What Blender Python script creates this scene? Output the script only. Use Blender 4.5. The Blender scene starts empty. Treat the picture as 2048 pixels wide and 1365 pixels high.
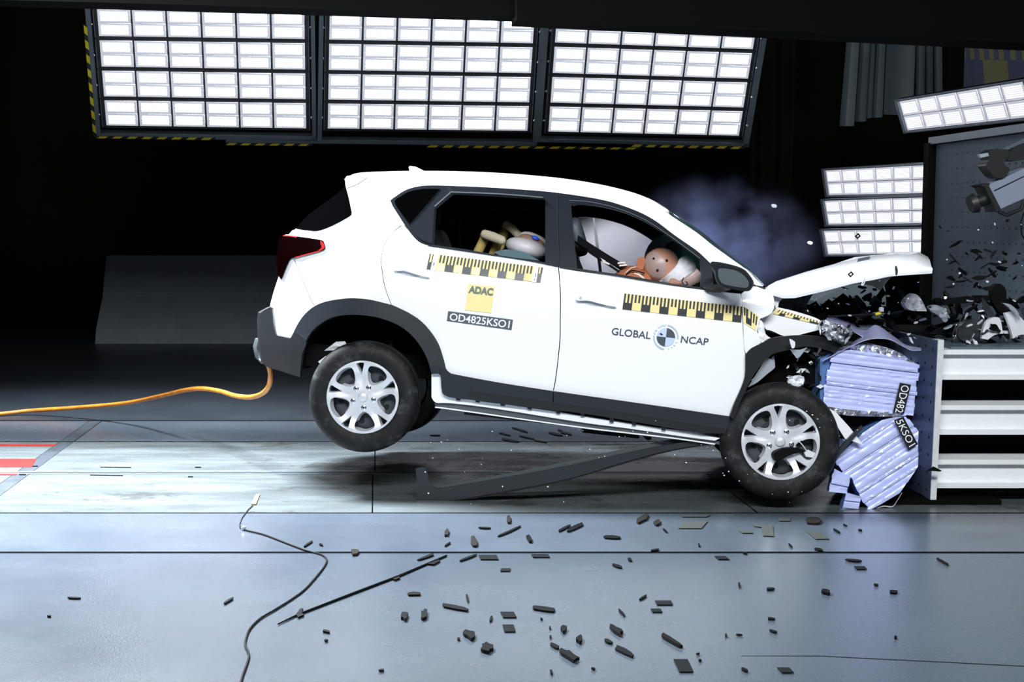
import bpy, bmesh, math, random
from mathutils import Vector, Matrix, geometry, noise

scene = bpy.context.scene
COL = scene.collection
R = math.radians
random.seed(7)

# ------------------------------------------------------------------ camera
F, CX, CY, EYE = 3000.0, 750.0, 682.5, 1.65      # focal length and principal point in photo pixels, eye height
PITCH = math.atan((CY - 440.0) / F)
cam_data = bpy.data.cameras.new('camera')
cam = bpy.data.objects.new('camera', cam_data)
COL.objects.link(cam)
cam.location = (0, 0, EYE)
cam.rotation_euler = (math.pi / 2 - PITCH, 0, 0)
cam_data.sensor_fit = 'HORIZONTAL'
cam_data.sensor_width = 36.0
cam_data.lens = F / 2048.0 * 36.0
cam_data.shift_x = (1024.0 - CX) / 2048.0
cam_data.clip_end = 200
scene.camera = cam

# ------------------------------------------------------------------ world, lamps, exposure
world = bpy.data.worlds.new('hall_air')
scene.world = world
world.use_nodes = True
world.node_tree.nodes['Background'].inputs[0].default_value = (0.55, 0.68, 1.0, 1)
world.node_tree.nodes['Background'].inputs[1].default_value = 0.0015

def area_lamp(name, loc, target, sx, sy, power, color, spread=180):
    d = bpy.data.lights.new(name, 'AREA')
    d.shape = 'RECTANGLE'
    d.size, d.size_y, d.energy, d.color = sx, sy, power, color
    d.spread = R(spread)
    o = bpy.data.objects.new(name, d)
    COL.objects.link(o)
    o.location = loc
    o.rotation_euler = (Vector(target) - Vector(loc)).to_track_quat('-Z', 'Y').to_euler()
    return o
# ceiling rigs of the hall, above and outside the frame
area_lamp('rig_lamp_front', (0.5, 0.4, 6.0), (0.8, 8.8, 0.7), 7.0, 1.2, 450, (0.95, 0.98, 1.0), 110)
area_lamp('rig_lamp_top', (-3.0, 10.3, 6.2), (-2.5, 9.0, 0.0), 2.4, 0.8, 1750, (0.88, 0.93, 1.0), 100)

scene.cycles.volume_bounces = 3
scene.view_settings.view_transform = 'Standard'
scene.view_settings.look = 'None'
scene.view_settings.exposure = 0.0
scene.view_settings.gamma = 1.0
scene.view_settings.use_curve_mapping = False

# ------------------------------------------------------------------ pixel -> place
FWD = Vector((0, math.cos(PITCH), -math.sin(PITCH)))
UPV = Vector((0, math.sin(PITCH), math.cos(PITCH)))
CAM = Vector((0, 0, EYE))
def ray(px, py):
    return FWD + Vector((1, 0, 0)) * ((px - CX) / F) + UPV * ((CY - py) / F)
def P(px, py, Y):                      # on the upright plane at depth Y
    d = ray(px, py)
    return CAM + d * (Y / d.y)
def G(px, py, z=0.0):                  # on the level plane z
    d = ray(px, py)
    return CAM + d * ((z - EYE) / d.z)
def ONX(px, py, X):                    # on the plane of constant X
    d = ray(px, py)
    return CAM + d * (X / d.x)
def plane_hit(px, py, p0, n):
    d = ray(px, py)
    return CAM + d * ((p0 - CAM).dot(n) / d.dot(n))

# ------------------------------------------------------------------ materials
MATS = {}
def mat(name, col, rough=0.5, metal=0.0, spec=0.5, var=0.0, vscale=4.0, bump=0.0, bscale=40.0, coat=0.0, rvar=0.0, stretch=None):
    m = bpy.data.materials.new(name)
    m.use_nodes = True
    nt = m.node_tree
    b = nt.nodes['Principled BSDF']
    b.inputs['Base Color'].default_value = (*col, 1)
    b.inputs['Roughness'].default_value = rough
    b.inputs['Metallic'].default_value = metal
    b.inputs['Specular IOR Level'].default_value = spec
    b.inputs['Coat Weight'].default_value = coat
    b.inputs['Coat Roughness'].default_value = 0.05
    tc = nt.nodes.new('ShaderNodeTexCoord')
    mp = nt.nodes.new('ShaderNodeMapping')
    nt.links.new(tc.outputs['Object'], mp.inputs['Vector'])
    if stretch: mp.inputs['Scale'].default_value = stretch
    if var or rvar:
        n = nt.nodes.new('ShaderNodeTexNoise')
        n.inputs['Scale'].default_value = vscale
        n.inputs['Detail'].default_value = 6
        n.inputs['Roughness'].default_value = 0.65
        nt.links.new(mp.outputs[0], n.inputs['Vector'])
        if var:
            r = nt.nodes.new('ShaderNodeMapRange')
            r.inputs[1].default_value = 0.3; r.inputs[2].default_value = 0.7
            r.inputs[3].default_value = 1 - var; r.inputs[4].default_value = 1 + var
            nt.links.new(n.outputs['Fac'], r.inputs[0])
            mx = nt.nodes.new('ShaderNodeVectorMath'); mx.operation = 'SCALE'
            mx.inputs[0].default_value = col
            nt.links.new(r.outputs[0], mx.inputs['Scale'])
            nt.links.new(mx.outputs[0], b.inputs['Base Color'])
        if rvar:
            r2 = nt.nodes.new('ShaderNodeMapRange')
            r2.inputs[1].default_value = 0.3; r2.inputs[2].default_value = 0.7
            r2.inputs[3].default_value = max(0.02, rough - rvar); r2.inputs[4].default_value = rough + rvar
            nt.links.new(n.outputs['Fac'], r2.inputs[0])
            nt.links.new(r2.outputs[0], b.inputs['Roughness'])
    if bump:
        n2 = nt.nodes.new('ShaderNodeTexNoise')
        n2.inputs['Scale'].default_value = bscale
        n2.inputs['Detail'].default_value = 4
        nt.links.new(mp.outputs[0], n2.inputs['Vector'])
        bp = nt.nodes.new('ShaderNodeBump')
        bp.inputs['Strength'].default_value = bump
        bp.inputs['Distance'].default_value = 0.01
        nt.links.new(n2.outputs['Fac'], bp.inputs['Height'])
        nt.links.new(bp.outputs[0], b.inputs['Normal'])
    MATS[name] = m
    return m

def glass_mat(name, tint, gloss=0.12, rough=0.02):
    m = bpy.data.materials.new(name); m.use_nodes = True
    nt = m.node_tree; nt.nodes.clear()
    out = nt.nodes.new('ShaderNodeOutputMaterial')
    t = nt.nodes.new('ShaderNodeBsdfTransparent'); t.inputs[0].default_value = (*tint, 1)
    g = nt.nodes.new('ShaderNodeBsdfGlossy'); g.inputs['Roughness'].default_value = rough
    g.inputs['Color'].default_value = (0.9, 0.97, 1, 1)
    fr = nt.nodes.new('ShaderNodeFresnel'); fr.inputs[0].default_value = 1.45
    ad = nt.nodes.new('ShaderNodeMath'); ad.operation = 'MULTIPLY'; ad.inputs[1].default_value = gloss / 0.12
    mx = nt.nodes.new('ShaderNodeMixShader')
    nt.links.new(fr.outputs[0], ad.inputs[0]); nt.links.new(ad.outputs[0], mx.inputs[0])
    nt.links.new(t.outputs[0], mx.inputs[1]); nt.links.new(g.outputs[0], mx.inputs[2])
    nt.links.new(mx.outputs[0], out.inputs[0])
    MATS[name] = m
    return m

def led_mat(name, nu, nv, margin, dots, lo=0.08, size=0.45, row=False):
    """LED board: rows of round lenses that shine, on a pale board given emission for their glow"""
    m = bpy.data.materials.new(name); m.use_nodes = True
    nt = m.node_tree; L = nt.links
    b = nt.nodes['Principled BSDF']
    b.inputs['Base Color'].default_value = (0.6, 0.65, 0.75, 1)
    uv = nt.nodes.new('ShaderNodeUVMap')
    sep = nt.nodes.new('ShaderNodeSeparateXYZ'); L.new(uv.outputs[0], sep.inputs[0])
    def math_(op, a, bb=None, clamp=False):
        n = nt.nodes.new('ShaderNodeMath'); n.operation = op; n.use_clamp = clamp
        for i, v in enumerate((a, bb)):
            if v is None: continue
            if isinstance(v, (int, float)): n.inputs[i].default_value = v
            else: L.new(v, n.inputs[i])
        return n.outputs[0]
    def inner(c, margin_):
        s = math_('DIVIDE', math_('SUBTRACT', c, margin_), 1 - 2 * margin_)
        return s
    iu, iv = inner(sep.outputs[0], lo), inner(sep.outputs[1], lo * 1.6)
    sv = math_('MULTIPLY', iv, nv)
    half = math_('MULTIPLY', math_('MODULO', math_('FLOOR', sv), 2.0), 0.5)
    su = math_('ADD', math_('MULTIPLY', iu, nu), half)
    du = math_('SUBTRACT', math_('FRACT', su), 0.5)
    dv = math_('SUBTRACT', math_('FRACT', sv), 0.5)
    if row: du = math_('MULTIPLY', du, 0.6)
    d = math_('SQRT', math_('ADD', math_('MULTIPLY', du, du), math_('MULTIPLY', dv, dv)))
    dot = math_('SUBTRACT', 1.0, math_('DIVIDE', d, size), True)
    dot = math_('POWER', dot, 0.9)
    # inside the lens field only
    def inside(c):
        a = math_('GREATER_THAN', c, 0.0); bb = math_('LESS_THAN', c, 1.0)
        return math_('MULTIPLY', a, bb)
    dot = math_('MULTIPLY', dot, math_('MULTIPLY', inside(iu), inside(iv)))
    st = math_('ADD', math_('MULTIPLY', dot, dots), margin)  # margin: glow of the board around the lenses, put in as emission
    b.inputs['Emission Color'].default_value = (0.90, 0.92, 1.0, 1)
    L.new(st, b.inputs['Emission Strength'])
    MATS[name] = m
    return m

M = MATS
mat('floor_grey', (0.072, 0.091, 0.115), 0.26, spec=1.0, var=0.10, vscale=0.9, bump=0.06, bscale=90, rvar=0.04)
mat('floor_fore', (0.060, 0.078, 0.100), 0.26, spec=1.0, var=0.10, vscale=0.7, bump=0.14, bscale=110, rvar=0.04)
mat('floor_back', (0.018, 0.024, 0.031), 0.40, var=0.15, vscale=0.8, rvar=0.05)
mat('track_white', (0.098, 0.118, 0.122), 0.27, spec=1.0, var=0.24, vscale=2.2, bump=0.05, bscale=60, rvar=0.08, stretch=(0.5, 2.2, 1))
mat('track_dark', (0.20, 0.225, 0.25), 0.40, var=0.25, vscale=2.0, rvar=0.1, stretch=(0.4, 2.4, 1))
mat('joint_black', (0.003, 0.003, 0.0035), 0.95, spec=0.02)
mat('paint_red', (0.17, 0.010, 0.008), 0.6, spec=0.2, var=0.3, vscale=8)
mat('stripe_slate', (0.030, 0.040, 0.050), 0.5, var=0.4, vscale=6)
mat('curtain_black', (0.011, 0.0105, 0.008), 0.95, spec=0.05, var=0.3, vscale=0.6)
mat('wall_dark', (0.006, 0.006, 0.006), 0.95, spec=0.05)
mat('truss_black', (0.003, 0.003, 0.0025), 0.8, spec=0.05)
mat('concrete', (0.15, 0.175, 0.20), 0.9, var=0.12, vscale=3, bump=0.2, bscale=60)
mat('frame_steel', (0.11, 0.145, 0.17), 0.45, metal=0.3, var=0.1)
mat('lamp_black', (0.012, 0.014, 0.018), 0.5)
mat('lamp_edge', (0.45, 0.52, 0.6), 0.4, metal=0.5)
mat('hazard_yellow', (0.62, 0.52, 0.02), 0.6)
mat('hazard_black', (0.01, 0.01, 0.01), 0.6)
mat('bolt_bright', (0.8, 0.82, 0.85), 0.25, metal=0.9)
mat('car_white', (0.87, 0.89, 0.91), 0.28, coat=0.6)
mat('plastic_black', (0.008, 0.010, 0.012), 0.42, bump=0.04, bscale=300)
mat('cladding', (0.0115, 0.0155, 0.021), 0.45, var=0.08, bump=0.05, bscale=400)
mat('gloss_black', (0.001, 0.001, 0.0012), 0.06, spec=0.03)
mat('pillar_black', (0.011, 0.014, 0.019), 0.25, spec=0.3)
mat('interior_dark', (0.003, 0.0032, 0.0034), 0.85, spec=0.08)
mat('seat_cloth', (0.010, 0.012, 0.014), 0.8, spec=0.2)
mat('seat_trim', (0.06, 0.075, 0.09), 0.5)
mat('cup_grey', (0.42, 0.46, 0.50), 0.5)
mat('chrome', (0.75, 0.78, 0.82), 0.12, metal=1.0)
mat('lamp_red', (0.0015, 0.0001, 0.0001), 0.14, spec=0.2)
mat('lamp_red_clear', (0.22, 0.010, 0.010), 0.15, coat=0.8)
mat('tire_rubber', (0.0085, 0.0095, 0.010), 0.62, spec=0.25, var=0.7, vscale=9, bump=0.12, bscale=50)
mat('alloy', (0.68, 0.70, 0.74), 0.36, metal=0.35)
mat('brake_dark', (0.05, 0.06, 0.07), 0.5, metal=0.4)
mat('sill_metal', (0.09, 0.105, 0.11), 0.4, metal=0.3)
mat('decal_yellow', (0.84, 0.72, 0.34), 0.6, spec=0.2)
mat('decal_black', (0.015, 0.018, 0.02), 0.35)
mat('decal_white', (0.85, 0.87, 0.9), 0.5)
mat('decal_slate', (0.075, 0.09, 0.11), 0.4)
mat('decal_green', (0.11, 0.16, 0.14), 0.5)
mat('decal_navy', (0.035, 0.05, 0.075), 0.5)
mat('decal_blue', (0.50, 0.60, 0.82), 0.5)
mat('decal_ring', (0.42, 0.50, 0.58), 0.5)
mat('dummy_skin', (0.46, 0.23, 0.155), 0.42, var=0.06)
mat('dummy_skin_grey', (0.40, 0.29, 0.27), 0.38, var=0.06)
mat('dummy_suit', (0.42, 0.14, 0.065), 0.7)
mat('dummy_strap', (0.78, 0.72, 0.66), 0.7)
mat('airbag_white', (0.80, 0.81, 0.86), 0.85, bump=0.3, bscale=12)
mat('airbag_grey', (0.40, 0.50, 0.50), 0.85)
mat('foam_yellow', (0.52, 0.40, 0.13), 0.75)
mat('foam_pale', (0.48, 0.44, 0.32), 0.75)
mat('shell_white', (0.60, 0.58, 0.62), 0.45)
mat('pad_teal', (0.10, 0.17, 0.20), 0.8)
mat('bead_brown', (0.22, 0.12, 0.07), 0.6)
mat('bead_blue', (0.02, 0.12, 0.75), 0.4)
mat('mirror_dark', (0.13, 0.16, 0.17), 0.15, metal=0.3)  # grey base stands in for reflections in the mirror glass
mat('cable_orange', (0.50, 0.17, 0.015), 0.5, var=0.35, vscale=14)
mat('cable_black', (0.005, 0.006, 0.007), 0.6, spec=0.15)
mat('tag_yellow', (0.26, 0.25, 0.085), 0.7)
mat('honey_blue', (0.56, 0.62, 0.97), 0.36, metal=0.1, var=0.08, vscale=3, stretch=(1, 1, 9))
mat('honey_shade', (0.10, 0.20, 0.44), 0.4, metal=0.2)  # darker copy of honey_blue, shade of the block sides painted in
mat('honey_sheet', (0.46, 0.48, 0.74), 0.32, metal=0.15)
mat('foil_silver', (0.68, 0.70, 0.74), 0.22, metal=0.85, bump=0.9, bscale=14)
mat('plate_blue', (0.16, 0.20, 0.31), 0.38, metal=0.5, var=0.15, vscale=3)
mat('plate_edge', (0.62, 0.65, 0.67), 0.6, var=0.12, vscale=20)
mat('beam_white', (0.82, 0.85, 0.87), 0.42, var=0.04)
mat('board_grey', (0.085, 0.112, 0.14), 0.6, var=0.06, spec=0.2)
mat('hole_black', (0.004, 0.005, 0.006), 0.9)
mat('camera_grey', (0.22, 0.25, 0.34), 0.5)
mat('camera_black', (0.008, 0.009, 0.010), 0.5)
mat('debris_black', (0.003, 0.0034, 0.004), 0.6, spec=0.1)
mat('debris_grey', (0.03, 0.036, 0.042), 0.4, spec=0.3)
mat('debris_white', (0.70, 0.72, 0.76), 0.4)
mat('debris_clear', (0.45, 0.50, 0.56), 0.15, metal=0.3)
mat('debris_chrome', (0.62, 0.64, 0.68), 0.14, metal=1.0)
mat('debris_olive', (0.038, 0.046, 0.040), 0.6)
mat('debris_brown', (0.016, 0.015, 0.013), 0.7, spec=0.1)
mat('debris_tape', (0.008, 0.010, 0.011), 0.8, spec=0.08)
mat('sheet_grey', (0.10, 0.13, 0.15), 0.6)
mat('banner_blue', (0.11, 0.12, 0.21), 0.8)
mat('banner_yellow', (0.26, 0.25, 0.13), 0.8)
glass_mat('glass_clear', (0.86, 0.90, 0.90), 0.10)
glass_mat('glass_screen', (0.55, 0.78, 0.76), 0.20)
def haze_glass(m, col, fac):
    nt = m.node_tree; out = [n for n in nt.nodes if n.type == 'OUTPUT_MATERIAL'][0]
    old = out.inputs[0].links[0].from_socket
    d = nt.nodes.new('ShaderNodeBsdfTranslucent'); d.inputs[0].default_value = (*col, 1)
    d2 = nt.nodes.new('ShaderNodeBsdfDiffuse'); d2.inputs[0].default_value = (*col, 1)
    mm = nt.nodes.new('ShaderNodeMixShader'); mm.inputs[0].default_value = 0.5
    nt.links.new(d.outputs[0], mm.inputs[1]); nt.links.new(d2.outputs[0], mm.inputs[2])
    mx = nt.nodes.new('ShaderNodeMixShader'); mx.inputs[0].default_value = fac
    nt.links.new(old, mx.inputs[1]); nt.links.new(mm.outputs[0], mx.inputs[2]); nt.links.new(mx.outputs[0], out.inputs[0])
haze_glass(M['glass_screen'], (0.16, 0.28, 0.29), 0.35)
glass_mat('glass_shard', (0.55, 0.6, 0.65), 0.9, 0.1)
led_mat('led_front', 13, 5, 0.40, 14.0, lo=0.08, size=0.47)
led_mat('led_side', 24, 6, 0.50, 1.6, size=0.50, row=True)

# dusty scuffs on the tyres
def scuffs(m, col, scale, lo, hi):
    nt = m.node_tree; b = nt.nodes['Principled BSDF']
    src = b.inputs['Base Color'].links[0].from_socket
    tc = nt.nodes.new('ShaderNodeTexCoord')
    n = nt.nodes.new('ShaderNodeTexNoise'); n.inputs['Scale'].default_value = scale; n.inputs['Detail'].default_value = 8; n.inputs['Roughness'].default_value = 0.75
    nt.links.new(tc.outputs['Object'], n.inputs['Vector'])
    r = nt.nodes.new('ShaderNodeMapRange'); r.inputs[1].default_value = lo; r.inputs[2].default_value = hi
    nt.links.new(n.outputs['Fac'], r.inputs[0])
    mx = nt.nodes.new('ShaderNodeMix'); mx.data_type = 'RGBA'
    nt.links.new(r.outputs[0], mx.inputs[0]); nt.links.new(src, mx.inputs[6]); mx.inputs[7].default_value = (*col, 1)
    nt.links.new(mx.outputs[2], b.inputs['Base Color'])
scuffs(M['tire_rubber'], (0.065, 0.072, 0.075), 9.0, 0.53, 0.74)
scuffs(M['track_white'], (0.055, 0.062, 0.060), 1.1, 0.56, 0.62)

# ------------------------------------------------------------------ object helpers
INV = {}
def tag(o, label=None, cat=None, group=None, kind=None):
    if label: o['label'] = label
    if cat: o['category'] = cat
    if group: o['group'] = group
    if kind: o['kind'] = kind
    return o
def thing(name, label, cat, loc=(0, 0, 0), group=None, kind=None, matrix=None, local=False):
    o = bpy.data.objects.new(name, None)
    o.empty_display_size = 0.2
    COL.objects.link(o)
    if matrix is not None: o.matrix_world = matrix
    else: o.location = loc
    INV[o.name] = Matrix.Identity(4) if local else Matrix.Translation(-Vector(loc))
    return tag(o, label, cat, group, kind)
def make(name, verts, faces, m, parent=None, smooth=False, uvs=None, mesh=None, inv=None):
    """one mesh object; verts in the frame its root was registered with"""
    me = mesh or bpy.data.meshes.new(name)
    vs = [Vector(v) for v in verts]
    if parent is None:
        lo = [min(v[i] for v in vs) for i in range(3)]; hi = [max(v[i] for v in vs) for i in range(3)]
        loc = Vector(((lo[0] + hi[0]) / 2, (lo[1] + hi[1]) / 2, lo[2]))
        iv = Matrix.Translation(-loc)
    else:
        loc = Vector((0, 0, 0)); iv = INV[parent.name]
    me.from_pydata([tuple(iv @ v) for v in vs], [], faces)
    me.materials.append(MATS[m] if isinstance(m, str) else m)
    if smooth:
        me.polygons.foreach_set('use_smooth', [True] * len(me.polygons))
        if smooth != 'all':
            try: me.set_sharp_from_angle(angle=R(38))
            except Exception: pass
    if uvs:
        ul = me.uv_layers.new(name='UVMap')
        for i, l in enumerate(me.loops): ul.data[i].uv = uvs[l.vertex_index]
    me.update()
    o = bpy.data.objects.new(name, me)
    COL.objects.link(o)
    o.location = loc
    o.parent = parent
    INV[o.name] = iv
    return o

class MB:
    """collects shapes into one mesh"""
    def __init__(s): s.v = []; s.f = []
    def add(s, vs, fs):
        n = len(s.v); s.v += [Vector(v) for v in vs]; s.f += [tuple(i + n for i in f) for f in fs]
        return s
    def box(s, c, size, rot=None):
        hx, hy, hz = (q / 2 for q in size)
        vs = [Vector((x, y, z)) for x in (-hx, hx) for y in (-hy, hy) for z in (-hz, hz)]
        if rot is not None: vs = [rot @ v for v in vs]
        c = Vector(c)
        return s.add([c + v for v in vs], [(0, 1, 3, 2), (4, 6, 7, 5), (0, 4, 5, 1), (2, 3, 7, 6), (0, 2, 6, 4), (1, 5, 7, 3)])
    def hexa(s, a, b):
        """two matching loops (lists of points) bridged and capped"""
        n = len(a)
        fs = [tuple(range(n - 1, -1, -1)), tuple(range(n, 2 * n))]
        fs += [(i, (i + 1) % n, n + (i + 1) % n, n + i) for i in range(n)]
        return s.add(list(a) + list(b), fs)
    def tube(s, path, r, n=8, cap=True):
        path = [Vector(p) for p in path]
        rs = r if isinstance(r, (list, tuple)) else [r] * len(path)
        up = Vector((0.13, 0.31, 0.94)).normalized()
        rings = []
        for i, p in enumerate(path):
            t = (path[min(i + 1, len(path) - 1)] - path[max(i - 1, 0)]).normalized()
            a = t.cross(up)
            if a.length < 0.05: a = t.cross(Vector((1, 0, 0)))
            a.normalize(); b = t.cross(a)
            rings.append([p + (a * math.cos(2 * math.pi * k / n) + b * math.sin(2 * math.pi * k / n)) * rs[i] for k in range(n)])
        base = len(s.v)
        for rg in rings: s.v += rg
        for i in range(len(rings) - 1):
            for k in range(n):
                q = base + i * n
                s.f.append((q + k, q + (k + 1) % n, q + n + (k + 1) % n, q + n + k))
        if cap:
            s.f.append(tuple(base + k for k in range(n))[::-1])
            s.f.append(tuple(base + (len(rings) - 1) * n + k for k in range(n)))
        return s
    def ball(s, c, r, nu=16, nv=10, mtx=None):
        rx, ry, rz = (r, r, r) if not isinstance(r, (tuple, list)) else r
        c = Vector(c); vs = []; fs = []
        for j in range(nv + 1):
            th = math.pi * j / nv
            for i in range(nu):
                ph = 2 * math.pi * i / nu
                v = Vector((rx * math.sin(th) * math.cos(ph), ry * math.sin(th) * math.sin(ph), rz * math.cos(th)))
                vs.append(c + (mtx @ v if mtx is not None else v))
        for j in range(nv):
            for i in range(nu):
                a, b = j * nu + i, j * nu + (i + 1) % nu
                fs.append((a, a + nu, b + nu, b))
        return s.add(vs, fs)
    def lathe_y(s, c, prof, n=48, closed=False):
        """profile of (radius, y) turned about the y axis through c"""
        c = Vector(c); vs = []; fs = []; m = len(prof)
        for k in range(n):
            a = 2 * math.pi * k / n
            for (r, y) in prof: vs.append(c + Vector((r * math.cos(a), y, r * math.sin(a))))
        for k in range(n):
            for j in range(m if closed else m - 1):
                a, b = k * m + j, k * m + (j + 1) % m
                c2, d = ((k + 1) % n) * m + (j + 1) % m, ((k + 1) % n) * m + j
                fs.append((a, b, c2, d))
        return s.add(vs, fs)
    def grid(s, rows):
        n = len(rows[0]); base = len(s.v)
        for r in rows: s.v += [Vector(p) for p in r]
        for i in range(len(rows) - 1):
            for j in range(n - 1):
                q = base + i * n + j
                s.f.append((q, q + 1, q + n + 1, q + n))
        return s
    def sheet(s, rows, off):
        """grid with thickness: off is a vector or a function of the point"""
        n, m = len(rows[0]), len(rows)
        fo = off if callable(off) else (lambda p: Vector(off))
        base = len(s.v)
        flat = [Vector(p) for r in rows for p in r]
        s.v += flat; s.v += [p + fo(p) for p in flat]
        k = n * m
        for i in range(m - 1):
            for j in range(n - 1):
                q = base + i * n + j
                s.f.append((q, q + 1, q + n + 1, q + n))
                s.f.append((k + q + n, k + q + n + 1, k + q + 1, k + q))
        edge = [base + j for j in range(n)] + [base + i * n + n - 1 for i in range(1, m)] + \
               [base + (m - 1) * n + j for j in range(n - 2, -1, -1)] + [base + i * n for i in range(m - 2, 0, -1)]
        for a, b in zip(edge, edge[1:] + edge[:1]): s.f.append((b, a, a + k, b + k))
        return s
    def build(s, name, m, parent=None, smooth=False):
        return make(name, s.v, s.f, m, parent, smooth)

def sm(pts, n=5, closed=True):
    """smooth curve through points; a third element marks a corner"""
    out = []; N = len(pts)
    rng = range(N if closed else N - 1)
    for i in rng:
        p1, p2 = pts[i], pts[(i + 1) % N]
        p0 = pts[i - 1] if (closed or i > 0) else p1
        p3 = pts[(i + 2) % N] if (closed or i + 2 < N) else p2
        c1, c2 = len(p1) > 2, len(p2) > 2
        if c1 and c2:
            out.append((p1[0], p1[1])); continue
        if c1: p0 = p1
        if c2: p3 = p2
        for k in range(n):
            t = k / n
            out.append(tuple(0.5 * ((2 * p1[a]) + (-p0[a] + p2[a]) * t + (2 * p0[a] - 5 * p1[a] + 4 * p2[a] - p3[a]) * t * t +
                                    (-p0[a] + 3 * p1[a] - 3 * p2[a] + p3[a]) * t ** 3) for a in (0, 1)))
    if not closed: out.append((pts[-1][0], pts[-1][1]))
    return out
def dense(poly, step):
    out = []
    for i, a in enumerate(poly):
        b = poly[(i + 1) % len(poly)]
        d = math.hypot(b[0] - a[0], b[1] - a[1])
        k = max(1, int(d / step + 0.5))
        for j in range(k): out.append((a[0] + (b[0] - a[0]) * j / k, a[1] + (b[1] - a[1]) * j / k))
    return out
def inside(p, poly):
    x, y = p; c = False; j = len(poly) - 1
    for i in range(len(poly)):
        xi, yi = poly[i]; xj, yj = poly[j]
        if (yi > y) != (yj > y) and x < (xj - xi) * (y - yi) / (yj - yi) + xi: c = not c
        j = i
    return c
def fill(outline, holes=(), step=14.0, edge=None):
    """triangulates a flat outline with holes; returns 2-D points, triangles, boundary edges"""
    edge = edge or step
    loops = [dense(outline, edge)] + [dense(h, edge) for h in holes]
    vs = []; es = []
    for lp in loops:
        n = len(vs); vs += lp
        es += [(n + i, n + (i + 1) % len(lp)) for i in range(len(lp))]
    xs = [p[0] for p in outline]; ys = [p[1] for p in outline]
    nb = len(vs)
    if step < 0.45 * max(max(xs) - min(xs), max(ys) - min(ys)):
        y = min(ys) + step * 0.5; row = 0
        while y < max(ys):
            x = min(xs) + step * (0.5 if row % 2 else 0.25)
            while x < max(xs):
                if inside((x, y), loops[0]) and not any(inside((x, y), h) for h in loops[1:]):
                    if all((x - q[0]) ** 2 + (y - q[1]) ** 2 > (0.5 * step) ** 2 for q in vs[:nb]): vs.append((x, y))
                x += step
            y += step * 0.87; row += 1
    r = geometry.delaunay_2d_cdt([Vector(v) for v in vs], es, [], 0, 1e-5)
    pv = [tuple(v) for v in r[0]]
    tris = []
    for t in r[2]:
        c = (sum(pv[i][0] for i in t) / 3, sum(pv[i][1] for i in t) / 3)
        if inside(c, loops[0]) and not any(inside(c, h) for h in loops[1:]):
            a, b, c3 = (pv[i] for i in t)
            if (b[0] - a[0]) * (c3[1] - a[1]) - (b[1] - a[1]) * (c3[0] - a[0]) < 0: t = (t[0], t[2], t[1])
            tris.append(tuple(t))
    cnt = {}
    for t in tris:
        for a, b in ((t[0], t[1]), (t[1], t[2]), (t[2], t[0])): cnt[(a, b)] = 1
    bnd = [e for e in cnt if (e[1], e[0]) not in cnt]
    return pv, tris, bnd
def solid(outline, front, back, holes=(), step=14.0, edge=None):
    """outline filled, mapped with front(x, y) and back(x, y); own rim vertices keep the edge crisp"""
    pv, tris, bnd = fill(outline, holes, step, edge)
    mb = MB()
    a = [front(*p) for p in pv]; b = [back(*p) for p in pv]
    mb.add(a, [(t[2], t[1], t[0]) for t in tris])
    mb.add(b, [(t[0], t[1], t[2]) for t in tris])
    for (i, j) in bnd: mb.add([a[i], a[j], b[j], b[i]], [(0, 1, 2, 3)])
    return mb
def slab(name, poly, depth, thick, m, parent=None, step=30.0, smooth=False, holes=(), push=None):
    """a traced outline standing at its own depth (metres from the eye plane), with real thickness"""
    df = depth if callable(depth) else (lambda x, y: depth)
    pv = push or Vector((0, 1, 0))
    mb = solid([(q[0], q[1]) for q in poly], lambda x, y: P(x, y, df(x, y)), lambda x, y: P(x, y, df(x, y)) + pv * thick, holes, step)
    return mb.build(name, m, parent, smooth)

_font_cache = {}
def text_shape(txt, bold=0.0):
    """flat lettering as points and faces, lower-left at the origin, cap height 1"""
    key = (txt, bold)
    if key in _font_cache: return _font_cache[key]
    cu = bpy.data.curves.new('lettering', 'FONT')
    cu.body = txt; cu.size = 1.0; cu.offset = bold; cu.resolution_u = 4; cu.fill_mode = 'FRONT'
    o = bpy.data.objects.new('lettering', cu)
    COL.objects.link(o)
    dg = bpy.context.evaluated_depsgraph_get()
    me = bpy.data.meshes.new_from_object(o.evaluated_get(dg))
    vs = [(v.co.x, v.co.y) for v in me.vertices]; fs = [tuple(p.vertices) for p in me.polygons]
    bpy.data.objects.remove(o); bpy.data.curves.remove(cu); bpy.data.meshes.remove(me)
    x0 = min(v[0] for v in vs); x1 = max(v[0] for v in vs); y0 = min(v[1] for v in vs); y1 = max(v[1] for v in vs)
    vs = [((v[0] - x0) / (x1 - x0), (v[1] - y0) / (y1 - y0)) for v in vs]
    _font_cache[key] = (vs, fs)
    return vs, fs
def quad_map(tl, tr, br, bl):
    def f(u, v):      # v = 0 top
        return tuple(tl[i] * (1 - u) * (1 - v) + tr[i] * u * (1 - v) + br[i] * u * v + bl[i] * (1 - u) * v for i in (0, 1))
    return f
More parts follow.
